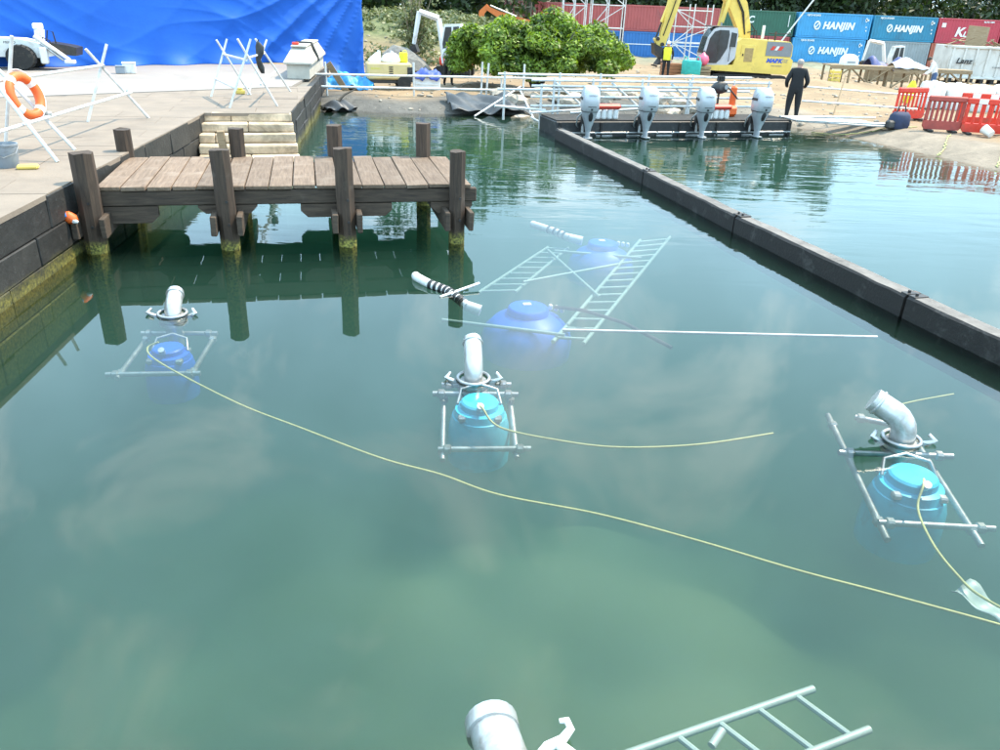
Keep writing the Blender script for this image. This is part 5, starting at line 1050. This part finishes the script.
# ---- shipping containers
def cont_mats(col, name): return mat('container_' + name, col, .55, 0, .10, 1.1, tuple(c * .55 + .03 for c in col), .3, .15, 20)
CT = {}
def container(label, x0, x1, y, z0, h, col, name, words=None, depth=2.44, doors=False):
    L_ = x1 - x0; m_ = cont_mats(col, name); t = thing('shipping_container', label, 'container', (x0, y, z0), 0, 'stacked shipping containers')
    key = (round(L_, 2), round(h, 2))
    if key not in CT:
        n = int(L_ / .28); v_ = []; f_ = []
        prof = []
        for k in range(n):
            a = .14 + (L_ - .28) * k / n; wv = (L_ - .28) / n; prof += [(a, .035), (a + wv * .32, .035), (a + wv * .5, .0), (a + wv * .82, .0)]
        prof.append((L_ - .14, .035))
        for x, yy in prof: v_ += [(x, yy + .02, .16), (x, yy + .02, h - .10)]
        f_ = [(2 * i, 2 * i + 2, 2 * i + 3, 2 * i + 1) for i in range(len(prof) - 1)]
        pm = MB().add(v_, f_).mesh('corrugated_panel', m_, fix=False)
        fm = MB().cbox((0, 0, h / 2), (.14, .16, h - .02), .01).mesh('corner_post', m_); rm = MB().cbox((L_ / 2, 0, 0), (L_ - .29, .10, .13), .008).mesh('rail', m_)
        bx = MB(); bx.box((L_ / 2, depth / 2 + .05, h / 2), (L_ - .12, depth - .22, h - .06)); bm2 = bx.mesh('shell', m_)
        CT[key] = (pm, fm, rm, bm2)
    pm, fm, rm, bm2 = CT[key]
    for nm, me, lc in [('corrugated_panel', pm, (0, 0, 0)), ('shell', bm2, (0, 0, 0))] + [('corner_post', fm, (x, yy, 0)) for x in (.07, L_ - .07) for yy in (.08, depth - .08)] + [('rail', rm, (0, yy, zz)) for yy in (.05, depth - .05) for zz in (.075, h - .066)]:
        o = put(nm, me, t, lc)
        if o.data.materials[0] != m_: o.material_slots[0].link = 'OBJECT'; o.material_slots[0].material = m_
    if doors:
        for s in (-1, 1):
            d_ = MB().cbox((L_ / 2 + s * (L_ - .3) / 4, -.012, h / 2), ((L_ - .34) / 2, .04, h - .3), .01).build('door', m_, t)
            for q_ in (-.2, .2): MB().cyl((L_ / 2 + s * (L_ - .3) / 4 + q_, -.05, .15), (L_ / 2 + s * (L_ - .3) / 4 + q_, -.05, h - .15), .025).build('lock_rod', WHITE_PAINT, d_)
            for q_ in range(4): MB().cbox((L_ / 2 + s * (L_ - .3) / 4, -.04, .4 + q_ * .45), ((L_ - .5) / 2, .02, .04), .005).build('rib', m_, d_)
    return t
PRINT = mat('white_print', (.80, .80, .79), .6, 0, .04, 5)
def hanjin(t, L_, h, sc=1.0, dx=0.0):
    text('lettering', 'HANJIN', .80 * sc, PRINT, t, T(L_ * .56 + dx, -.005, h * .50) @ UPRIGHT, .18, .006, .97, .045)
    M = T(L_ * .27 + dx, -.005, h * .50) @ UPRIGHT @ Matrix.Diagonal((.8, 1, .4, 1)); em = MB(); em.torus(.32 * sc, .07 * sc, 28, 6, M); em.path([M @ Vector(p) for p in [(-.30 * sc, -.18 * sc, 0), (-.08 * sc, -.1 * sc, 0), (.08 * sc, .1 * sc, 0), (.3 * sc, .18 * sc, 0)]], .06 * sc, 6); em.build('emblem', PRINT, t)
    text('lettering', 'HJCU 812455', .20, PRINT, t, T(L_ * .2, -.005, h * .90) @ UPRIGHT, 0, .004, 1.1, .008)
    em = MB(); em.box((L_ - .42, 0, h * .78), (.34, .012, .14)); em.box((L_ - .48, 0, h * .78), (.12, .012, .34)); em.box((L_ - .4, 0, h * .5), (.1, .012, .1)); em.box((L_ - .36, 0, h * .36), (.1, .012, .12)); em.build('marking', PRINT, t)
CH = 2.13; G0 = -.56; Y1 = 80.0; Y0 = 76.0
BLUE_C = (.055, .30, .56); BLUE2_C = (.030, .22, .36); GREEN_C = (.030, .115, .075); RED_C = (.38, .075, .075); REDL_C = (.40, .09, .085); ROY_C = (.03, .16, .44); GREY_C = (.30, .32, .33); BRN_C = (.40, .105, .06)
t = container('light blue container with white lettering in the top row', 26.35, 33.15, Y1, G0 + CH + .02, CH, BLUE_C, 'blue'); hanjin(t, 6.8, CH)
t = container('light blue container with white lettering standing on the ground', 26.15, 32.95, Y1 - .15, G0, CH, BLUE_C, 'blue'); hanjin(t, 6.8, CH, .95, .05)
t = container('dark teal container with white lettering in the top row', 33.35, 39.25, Y1, G0 + CH + .02, CH, BLUE2_C, 'teal'); hanjin(t, 5.9, CH, .9)
container('grey container under the dark teal one', 33.2, 39.1, Y1, G0, CH, GREY_C, 'grey')
t = container('crimson container with white lettering at the right end of the top row', 39.4, 45.3, Y1, G0 + CH + .02, CH, (.48, .05, .075), 'crimson'); text('lettering', 'K', 1.1, PRINT, t, T(2.05, -.005, CH * .45) @ UPRIGHT, .2, .006, 1.1, .03); text('lettering', 'LINE', .62, PRINT, t, T(3.15, -.005, CH * .38) @ UPRIGHT, .2, .006, 1.1, .02); mm = MB(); mm.box((.5, 0, CH * .72), (.36, .012, .36)); mm.build('marking', PRINT, t); text('lettering', 'KLTU 1004', .18, PRINT, t, T(4.6, -.005, CH * .9) @ UPRIGHT, 0, .004, 1.1, .008)
t = container('orange brown container under the crimson one', 39.2, 45.1, Y1, G0, CH, BRN_C, 'brown'); mm = MB(); mm.box((1.1, 0, CH * .5), (.3, .012, .1)); mm.build('marking', PRINT, t)
container('dark red container at the far right of the top row', 45.5, 51.5, Y1, G0 + CH + .02, CH, (.30, .05, .05), 'darkred')
container('dull red container on the ground at the far right', 45.3, 51.3, Y1, G0, CH, REDL_C, 'redl')
t = container('dark green container in the top row behind the excavator', 18.7, 26.15, Y1 + .3, G0 + CH + .02, CH, GREEN_C, 'green'); text('lettering', 'UASC', .8, PRINT, t, T(2.6, -.005, CH * .62) @ UPRIGHT, .1, .006, 1.0, .02); mm = MB(); mm.box((6.9, 0, CH * .62), (.06, .012, 1.0)); mm.box((7.15, 0, CH * .2), (.14, .012, .12)); mm.build('marking', PRINT, t)
container('red container on the ground under the dark green one', 18.5, 25.95, Y1 + .3, G0, CH, RED_C, 'red')
container('long faded red container behind the bush in the top row', 1.15, 9.45, Y0, G0 - .05 + CH + .02, CH - .02, REDL_C, 'redl')
container('long faded red container in the top row left of the green one', 9.75, 18.05, Y0, G0 + CH + .02, CH - .02, REDL_C, 'redl')
t = container('royal blue container on the ground below the long red one', 9.75, 18.05, Y0 - .2, G0, CH, ROY_C, 'royal'); mm = MB(); mm.box((4.1, .0, CH * .52), (7.9, .012, .07)); mm.build('stripe', PRINT, t)
container('royal blue container on the ground hidden by the bush', 1.15, 9.45, Y0 - .1, G0, CH, ROY_C, 'royal')
container('pinkish red container standing end on with its doors to us', -1.05, .95, Y0 - .3, G0 - .05 + CH + .02, CH - .02, (.42, .16, .15), 'pinkred', doors=True)
container('pinkish red container on the ground under the end on one', -1.05, .95, Y0 - .3, G0 - .05, CH, (.40, .13, .12), 'pinkred2', doors=True)
# ---- scaffold towers
def tower(label, x, y, w_, d_, z0, h, lifts, rz=0):
    t = thing('scaffold_tower', label, 'scaffold', (x, y, z0), rz, 'scaffold towers')
    for a in (0, w_ / 2, w_):
        for b in (0, d_): MB().cyl((a, b, 0), (a, b, h), .04, n=6).build('standard', WHITE_TUBE, t)
    for k in range(lifts):
        z = h * (k + .6) / lifts
        for b in (0, d_): MB().cyl((0, b, z), (w_, b, z), .035, n=6).build('ledger', WHITE_TUBE, t)
        for a in (0, w_): MB().cyl((a, 0, z), (a, d_, z), .035, n=6).build('transom', WHITE_TUBE, t)
        if k < lifts - 1: MB().cyl((0 if k % 2 else w_, 0, z), (w_ if k % 2 else 0, 0, h * (k + 1.6) / lifts), .03, n=6).build('brace', WHITE_TUBE, t); MB().cyl((0 if k % 2 else w_ / 2, -.03, z), (w_ / 2 if k % 2 else 0, -.03, h * (k + 1.6) / lifts), .03, n=6).build('brace', WHITE_TUBE, t)
    MB().cbox((w_ / 2, d_ / 2, h * (lifts - .38) / lifts), (w_ - .1, d_ - .1, .05), .01).build('platform', TIMBER, t); return t
tower('white scaffold tower rising left behind the bush', 3.35, 60, 1.6, 1.4, tzf(4, 60), 5.4, 4); tower('white scaffold tower rising right behind the bush', 5.35, 60, 2.3, 1.4, tzf(6, 60), 5.8, 4)
tower('white scaffold tower between the excavator boom and its cab', 10.3, 55, 2.3, 1.6, tzf(11, 55), 3.85, 4)
tube_thing('guy_tube', 'long white tube slanting up behind the excavator', 'tube', [(14.6, 48, 1.2), (17.4, 48, 5.6)], .045, WHITE_TUBE)
# ---- small diggers
def mini(label, x, y, rz, s, lean, cabm=WHITE_PAINT, base=RED_PLASTIC):
    t = thing('mini_digger', label, 'digger', (x, y, tzf(x, y)), rz, 'mini diggers'); S = lambda *p: tuple(c * s for c in p)
    for yy in (-.55, .3): MB().side([tuple(c * s for c in q_) for q_ in [(-.8, .08), (-.65, 0), (.65, 0), (.8, .08), (.8, .3), (.65, .4), (-.65, .4), (-.8, .3)]], yy * s, (yy + .25) * s).build('track', RUBBER, t)
    MB().cbox(S(.1, 0, .62), S(1.3, 1.1, .35), .05).build('body', base, t); MB().cbox(S(.45, 0, .95), S(.6, 1.0, .4), .06).build('engine_cover', cabm, t)
    c_ = MB().side([tuple(k * s for k in q_) for q_ in [(-.45, .8), (-.5, 1.3), (-.35, 2.05), (.35, 2.1), (.42, 1.2), (.42, .8)]], -.48 * s, .1 * s).build('cab', cabm, t)
    MB().side([tuple(k * s for k in q_) for q_ in [(-.38, .95), (-.42, 1.3), (-.30, 1.95), (-.04, 1.97), (-.04, .95)]], -.50 * s, -.475 * s).build('window', GLASS, c_); MB().side([tuple(k * s for k in q_) for q_ in [(.04, 1.2), (.04, 1.97), (.28, 2.0), (.34, 1.2)]], -.50 * s, -.475 * s).build('window', GLASS, c_)
    for a, b, r_ in lean: MB().cyl(S(*a), S(*b), r_ * s * 1.35, r_ * s * 1.1, n=4).build('arm', cabm, t)
    l_ = lean[-1][1]; MB().side([((l_[0] - .15) * s, (l_[2] - .1) * s), ((l_[0] + .1) * s, (l_[2]) * s), ((l_[0] + .22) * s, (l_[2] - .3) * s), ((l_[0] - .02) * s, (l_[2] - .42) * s)], (-.02) * s, .42 * s).build('bucket', DARK_METAL, t); return t
mini('white mini digger with red base half hidden by the bush', -2.55, 36.3, R(-8), 1.0, [((-.5, .2, .9), (-.75, .2, 2.25), .11), ((-.75, .2, 2.25), (-1.6, .2, 2.5), .10), ((-1.6, .2, 2.5), (-1.85, .2, 1.2), .08)])
mini('small white mini digger in front of the grey container', 25.9, 57.5, R(5), .92, [((-.6, .2, .9), (-1.0, .2, 2.2), .11), ((-1.0, .2, 2.2), (-2.1, .2, 2.35), .10), ((-2.1, .2, 2.35), (-2.3, .2, 1.0), .08)])
ogx, ogy = 1.3, 62.0; og = thing('orange_excavator', 'orange excavator showing only its arm above the bush', 'excavator', (ogx, ogy, tzf(ogx, ogy)), 0); OZ = tzf(ogx, ogy)
ORP = mat('orange_machine_paint', (.66, .16, .03), .45, 0, .1, 3, (.36, .12, .05), .3)
MB().cbox((1.6, 0, 1.0), (2.6, 2.0, .9), .08).build('body', ORP, og); MB().cbox((1.0, -.5, 1.75), (.9, .9, 1.0), .06).build('cab', ORP, og)
for yy in (-1.1, .8): MB().side([(.1, .1), (.4, 0), (2.9, 0), (3.2, .1), (3.2, .5), (2.9, .65), (.4, .65), (.1, .5)], yy, yy + .4).build('track', RUBBER, og)
def plate(t, pts, ws, y0, y1, name, m_):
    L_, U_ = [], []
    for i, (x, z) in enumerate(pts):
        a = Vector(pts[max(i - 1, 0)]); b = Vector(pts[min(i + 1, len(pts) - 1)]); d = (b - a).normalized(); n_ = Vector((-d.y, d.x)); L_.append((x - n_.x * ws[i] / 2, z - n_.y * ws[i] / 2)); U_.append((x + n_.x * ws[i] / 2, z + n_.y * ws[i] / 2))
    return MB().side(L_ + U_[::-1], y0, y1).build(name, m_, t)
plate(og, [(.9, 1.2), (-.9, 1.9 - OZ + .3), (-2.5, 2.60 - OZ), (-3.4, 3.02 - OZ)], [.5, .5, .42, .26], -.2, .2, 'boom', ORP); plate(og, [(-3.25, 3.15 - OZ), (-3.7, 2.7 - OZ), (-3.95, 1.5 - OZ)], [.3, .42, .3], -.15, .15, 'stick', ORP); MB().cyl((-1.2, -.25, 2.5 - OZ), (-3.1, -.25, 3.15 - OZ), .06).build('ram', STEEL, og)
MB().side([(-4.1, 1.55 - OZ), (-3.8, 1.6 - OZ), (-3.6, 1.0 - OZ), (-4.1, .9 - OZ)], -.3, .3).build('bucket', DARK_METAL, og)
# ---- right bank: rails, gangway, barriers
ro = Vector((10.5, 25.2, .3)); rr2 = thing('bank_railing', 'slanting white tube rails on thin stakes along the right bank', 'railing', ro)
tube_set(rr2, [((8.95, 26.6, 1.18), (13.8, 27.0, .98), 'rail'), ((9.0, 25.6, .82), (12.6, 25.6, .72), 'rail'), ((8.95, 26.6, .25), (8.95, 26.6, 1.22), 'post'), ((13.75, 27.0, .25), (13.8, 27.0, 1.05), 'post')], .026, WHITE_TUBE, ro)
tube_set(rr2, [((9.95, 25.4, .25), (10.7, 26.9, 1.5), 'stake'), ((11.75, 25.3, .25), (12.55, 26.6, 1.12), 'stake')], .022, TIMBER, ro)
gw_ = thing('gangway', 'flat silver gangway boards lying from the pontoon to the right bank', 'gangway', (8.35, 23.9, .40), R(12))
for k in range(3): MB().cbox((1.35, -.05 + k * .34, .03 + .004 * k), (2.9, .30, .05), .01).build('board', STEEL, gw_, rot=(0, R(2), R(-5 + 4 * k)))
MB().cyl((-.1, -.2, .06), (2.9, -.35, .0), .03).build('edge_tube', WHITE_TUBE, gw_); MB().cyl((-.2, .55, .06), (3.1, .75, .05), .03).build('edge_tube', WHITE_TUBE, gw_)
def bank_rope(label, pts):
    out = []
    for a, b in zip(pts[:-1], pts[1:]):
        for k in range(8):
            x = a[0] + (b[0] - a[0]) * k / 8 + .03 * math.sin(3.1 * k + a[0]); y = a[1] + (b[1] - a[1]) * k / 8 + .03 * math.sin(2.3 * k); out.append((x, y, max(tzf(x, y), .0) + .022))
    tube_thing('yellow_rope', label, 'rope', out, .014, CABLE, 'yellow ropes on the right bank')
bank_rope('yellow rope lying on the bank edge from the gangway', [(9.1, 24.6), (9.9, 24.3), (10.6, 24.2), (11.4, 24.3), (12.2, 24.4)])
bank_rope('yellow rope running down the bank below the red barrier', [(12.5, 23.1), (12.0, 22.3), (11.5, 21.4), (11.1, 20.9)])
bank_rope('yellow rope running down the bank at the right edge', [(13.6, 22.4), (12.9, 21.2), (12.2, 20.0), (11.75, 19.3)])
DRED = mat('faded_dark_red_plastic', (.36, .06, .045), .55, 0, .2, 5, (.20, .06, .05), .35)
def barrier(label, x, y, rz, m_, strip=True, L_=1.55):
    z = tzf(x, y); t = thing('plastic_barrier', label, 'barrier', (x, y, z - .01), rz, 'red plastic barriers')
    MB().side([(.06, .06), (L_ - .06, .06), (L_, .14), (L_, .30), (0, .30), (0, .14)], -.05, .05).build('base_panel', m_, t)
    MB().cbox((L_ / 2, 0, .90), (L_, .09, .16), .03).build('top_rail', m_, t)
    for k in range(8): MB().cbox((.05 + k * (L_ - .10) / 7, 0, .56), (.075 if k not in (0, 7) else .10, .055, .54), .02).build('slat', m_, t)
    for x_ in (.2, L_ - .2): MB().cbox((x_, 0, .03), (.14, .5, .06), .015).build('foot', RUBBER, t)
    if strip:
        for k in range(6): MB().cbox((.14 + k * (L_ - .28) / 5, -.052, .90), ((L_ - .2) / 6, .012, .13), .003).build('reflective_strip', RED_PLASTIC if k % 2 == 0 else WHITE_PLASTIC, t)
    return t
barrier('faded dark red plastic barrier at the left end of the row', 12.0, 23.85, R(-8), DRED, False, 1.05); barrier('bright red plastic barrier with red and white strip beside the faded one', 13.02, 23.65, R(-14), RED_PLASTIC, True, 1.6); barrier('bright red plastic barrier at the right edge', 14.62, 23.25, R(-12), RED_PLASTIC); barrier('red plastic barrier lying back behind the faded one', 11.9, 25.6, R(25), RED_PLASTIC, False, 1.3); barrier('red plastic barrier behind the bright pair', 13.6, 25.1, R(-10), RED_PLASTIC, True)
ncb = thing('dark_toolbag', 'black and navy tool bag beside the faded red barrier', 'bag', (11.45, 24.15, tzf(11.45, 24.15)), .2); loft([(0, 0, 0, .28, .17), (.1, 0, 0, .32, .2), (.36, 0, 0, .3, .18), (.46, 0, 0, .22, .08)], 16, 2.8).build('sack', mat('navy_fabric', (.025, .035, .075), .8, 0, .3, 7, bump=.5, bscale=8), ncb, smooth=50); MB().path([(-.15, 0, .44), (-.1, 0, .62), (.1, 0, .62), (.15, 0, .44)], .02, 6).build('handle', BLACK_PLASTIC, ncb); MB().cbox((-.35, -.1, .12), (.25, .2, .24), .05).build('side_pocket', BLACK_PLASTIC, ncb)
wb = thing('white_bucket', 'tipped white bucket in front of the bright red barrier', 'bucket', (13.55, 22.95, tzf(13.55, 22.95)), .4); MB().lathe([(.10, 0), (.13, .28), (.14, .29), (.13, .28), (.09, .03), (.02, .03)], 18, T(0, 0, .10) @ Matrix.Rotation(R(-68), 4, 'X')).build('pail', WHITE_PLASTIC, wb, smooth=40); MB().path([(-.13, .24, .2), (0, .34, .08), (.13, .24, .2)], .008, 6).build('handle', STEEL, wb)
dk = thing('dark_hose_coil', 'black hose coil lying at the foot of the right edge barrier', 'hose', (14.15, 22.75, tzf(14.15, 22.75) + .02), 0)
for k in range(4): MB().torus(.22 + .02 * k, .03, 24, 8, T(.02 * k, 0, .03 + .05 * k)).build('loop', RUBBER, dk, smooth=60)
SACKL = ['first', 'second', 'third', 'last']
for k in range(4):
    x = 15.35 + k * .82; y = 30.4 - .12 * k; t = thing('white_tank_block', '%s white rounded water tank from the left behind the red barriers' % SACKL[k], 'water tank', (x, y, tzf(x, y) - .01), R(-8), 'white water tanks behind the barriers')
    loft([(0, 0, 0, .36, .40), (.06, 0, 0, .395, .44), (.70, 0, 0, .395, .44), (.84, 0, 0, .36, .40), (.88, 0, 0, .28, .30)], 20, 4.0).build('shell', WHITE_PLASTIC, t, smooth=40); MB().cyl((0, 0, .87), (0, 0, .93), .09, n=14).build('cap', WHITE_PLASTIC, t)
    MB().torus(.40, .016, 30, 6, T(0, 0, .42) @ Matrix.Diagonal((1, 1.1, 1, 1))).build('strap', BLACK_PLASTIC, t)
hv = thing('yellow_vest', 'bright yellow vest hung over a thin stake on the right bank', 'vest', (13.15, 27.6, tzf(13.15, 27.6)), .2); MB().cyl((0, 0, 0), (.1, 0, 1.15), .02).build('stake', TIMBER, hv); loft([(.42, .02, 0, .10, .05), (.62, .05, 0, .22, .07), (.95, .09, 0, .17, .07), (1.12, .10, 0, .05, .04)], 12, 2.2).build('cloth', YELLOW_CLOTH, hv, smooth=40); MB().cbox((-.06, -.06, .66), (.10, .03, .34), .01).build('flap', YELLOW_CLOTH, hv)
# ---- timber benches, white sheet, crates
def bench(label, x, y, rz, L_, h=.86):
    t = thing('timber_bench', label, 'workbench', (x, y, tzf(x, y) - .01), rz, 'timber workbenches')
    for k in range(3): MB().cbox((L_ / 2, .2 + k * .31, h), (L_, .30, .05), .008).build('board', TIMBER, t)
    n = max(2, int(L_ / .75))
    for k in range(n + 1):
        x_ = .06 + k * (L_ - .12) / n
        for yy in (.12, .9): MB().cbox((x_, yy, h / 2 - .02), (.08, .08, h - .05), .006).build('leg', TIMBER, t)
    for k in range(n):
        x_ = .06 + k * (L_ - .12) / n; d = (L_ - .12) / n
        a, b = ((x_, .07, .1), (x_ + d, .07, h - .08)); 
        if k % 2: a, b = ((x_ + d, .07, .1), (x_, .07, h - .08))
        MB().cyl(a, b, .04, n=4).build('brace', TIMBER, t)
    MB().cbox((L_ / 2, .06, h - .09), (L_, .04, .12), .006).build('apron', TIMBER, t); return t
bench('long raw timber workbench left of the leaning person', 14.75, 39.0, R(4), 2.9); bench('raw timber workbench covered by a white sheet', 17.75, 39.1, R(2), 1.9); bench('raw timber workbench in front of the white skip', 19.8, 40.2, R(0), 2.2)
ws = cloth(1.9, 1.0, 24, 14, lambda a, b: .02 + .42 * math.exp(-((a - .35) * 2.6) ** 2) * math.sin(3.1 * b) + .03 * math.sin(16 * a + 5 * b)).build('white_sheet', WHITEC, None, smooth=180, loc=(18.7, 39.65, tzf(17.75, 39.1) + .91), rot=(0, 0, R(2))); ws.modifiers.new('t', 'SOLIDIFY').thickness = .015; tag(ws, 'white sheet heaped over the middle timber workbench', 'sheet')
wd_ = thing('white_hood', 'white domed cover standing on the long timber workbench', 'cover', (15.75, 39.6, tzf(14.75, 39.0) + .875), .1); MB().side([(-.34, 0), (.34, 0), (.36, .2), (.28, .38), (.1, .46), (-.16, .44), (-.32, .26)], -.25, .25).build('shell', WHITE_PLASTIC, wd_); MB().cbox((0, -.26, .12), (.4, .02, .06), .005).build('slot', GREYP, wd_)
yc = thing('yellow_crate', 'yellow slatted crate at the left end of the long workbench', 'crate', (14.7, 38.2, tzf(14.7, 38.2)), .1)
for k in range(3): MB().cbox((0, 0, .08 + .17 * k), (.40, .34, .12), .01).build('slat', YELLOW_PAINT, yc)
for a in (-.18, .18): MB().cbox((a, -.16, .25), (.05, .03, .5), .005).build('corner', YELLOW_PAINT, yc)
nh = cloth(2.6, 1.2, 24, 12, lambda a, b: .25 + .55 * abs(math.sin(5 * a + 1)) * math.sin(3.1 * b) + .1 * math.sin(21 * a)).build('navy_tarp_heap', mat('navy_tarp', (.06, .075, .20), .6, 0, .3, 4), None, smooth=180, loc=(21.2, 47.5, tzf(21.2, 47.5) + .38), rot=(0, 0, .1)); nh.modifiers.new('t', 'SOLIDIFY').thickness = .02; tag(nh, 'navy tarpaulin heap between the white sheet and the skip', 'tarpaulin')
m_ = MB(); m_.cbox((0, 0, .4), (2.2, 1.0, .8), .03); m_.cbox((0, -.51, .4), (2.0, .02, .1), .004); tag(m_.build('timber_stack', TIMBER, None, loc=(21.2, 47.5, tzf(21.2, 47.5) - .03), rot=(0, 0, .1)), 'low timber stack under the navy tarpaulin', 'timber')
# ---- white skip
SKP = mat('dirty_white_paint', (.60, .59, .55), .55, 0, .12, 2.0, (.38, .33, .26), .4)
kx, ky = 25.75, 50.0; kz = tzf(27, 50); skp = thing('waste_skip', 'large white ribbed waste skip full of scrap timber at the right edge', 'skip', (kx, ky, kz - .02), R(-3))
MB().side([(0, .28), (5.0, .28), (5.0, 2.05), (0, 2.05)], .0, .06).build('side_wall', SKP, skp); MB().side([(0, .28), (5.0, .28), (5.0, 2.05), (0, 2.05)], 2.2, 2.26).build('side_wall', SKP, skp); MB().cbox((.03, 1.13, 1.16), (.06, 2.14, 1.77), .01).build('end_wall', SKP, skp); MB().cbox((4.97, 1.13, 1.16), (.06, 2.14, 1.77), .01).build('end_wall', SKP, skp); MB().cbox((2.5, 1.13, .31), (4.86, 2.1, .06), .01).build('floor_plate', SKP, skp)
MB().cbox((2.5, -.03, 1.99), (5.1, .14, .14), .02).build('top_rim', SKP, skp); MB().cbox((2.5, -.03, .32), (5.1, .12, .12), .02).build('bottom_rim', SKP, skp)
for k in range(8): MB().cbox((.12 + k * .68, -.045, 1.15), (.12, .09, 1.55), .02).build('rib', SKP, skp)
for k in range(8): MB().cbox((.35 + k * .62, .3, .13), (.22, .5, .26), .02).build('foot', DARK_METAL, skp)
text('lettering', 'Lanz', .42, mat('black_print', (.02, .02, .02), .6), skp, T(.82, -.095, 1.22) @ UPRIGHT, .25, .004, 1.15, .012); text('lettering', 'Container - Transport', .15, MATS['black_print'], skp, T(3.2, -.095, .95) @ UPRIGHT, .1, .003)
rs6 = random.Random(4)
for k in range(16):
    x = .3 + 4.3 * (k + rs6.random()) / 16; m_ = MB(); m_.cbox((0, 0, 0), (rs6.uniform(.9, 1.7), .12, .04), .005); o = m_.build('scrap_board', TIMBER, None, loc=(kx + x, ky + rs6.uniform(.4, 1.7), kz + 2.05 + rs6.uniform(-.1, .25)), rot=(rs6.uniform(-.3, .3), rs6.uniform(-.7, .7), rs6.uniform(-.6, .6))); tag(o, 'scrap timber board jutting out of the white skip, %s from the left' % nth(k + 1), 'board', 'scrap boards in the skip')
m_ = MB(); m_.cbox((0, 0, .25), (1.25, .05, 1.1), .008); o = m_.build('plywood_sheet', TIMBER, None, loc=(kx + 1.75, ky + .9, kz + 2.3), rot=(-.12, .05, 0)); tag(o, 'pale plywood sheet standing upright in the white skip', 'plywood')

# ---- loose stones and litter on the yard: too many and too small to count
rg = np.random.default_rng(12); ico = bmesh.new(); bmesh.ops.create_icosphere(ico, subdivisions=1, radius=1); iv = np.array([v_.co[:] for v_ in ico.verts]); ico.verts.index_update(); if_ = np.array([[v_.index for v_ in f_.verts] for f_ in ico.faces]); ico.free()
xs = rg.uniform(-8, 30, 2600); ys = 25.5 + rg.uniform(0, 1, 2600) ** 1.6 * 32; dd = shore_dist(xs, ys); keep = (dd > .25) & ~((xs < -5.6) & (ys < 31)); xs, ys = xs[keep], ys[keep]; zs = tz(xs, ys)
sz = .02 + .09 * rg.uniform(0, 1, len(xs)) ** 4; vv = iv[None] * (1 + .3 * rg.normal(size=(len(xs), len(iv), 1))) * np.stack([sz * rg.uniform(.7, 1.4, len(xs)), sz, sz * .6], 1)[:, None, :] + np.stack([xs, ys, zs + sz * .2], 1)[:, None, :]
ff = (if_[None] + (np.arange(len(xs)) * len(iv))[:, None, None]).reshape(-1, 3)
o = stuff(put('loose_stones', leaf_mesh('loose_stones', vv.reshape(-1, 3), ff, ROCK))); tag(o, 'loose stones and crumbs of rubble scattered over the sandy yard', 'stones')
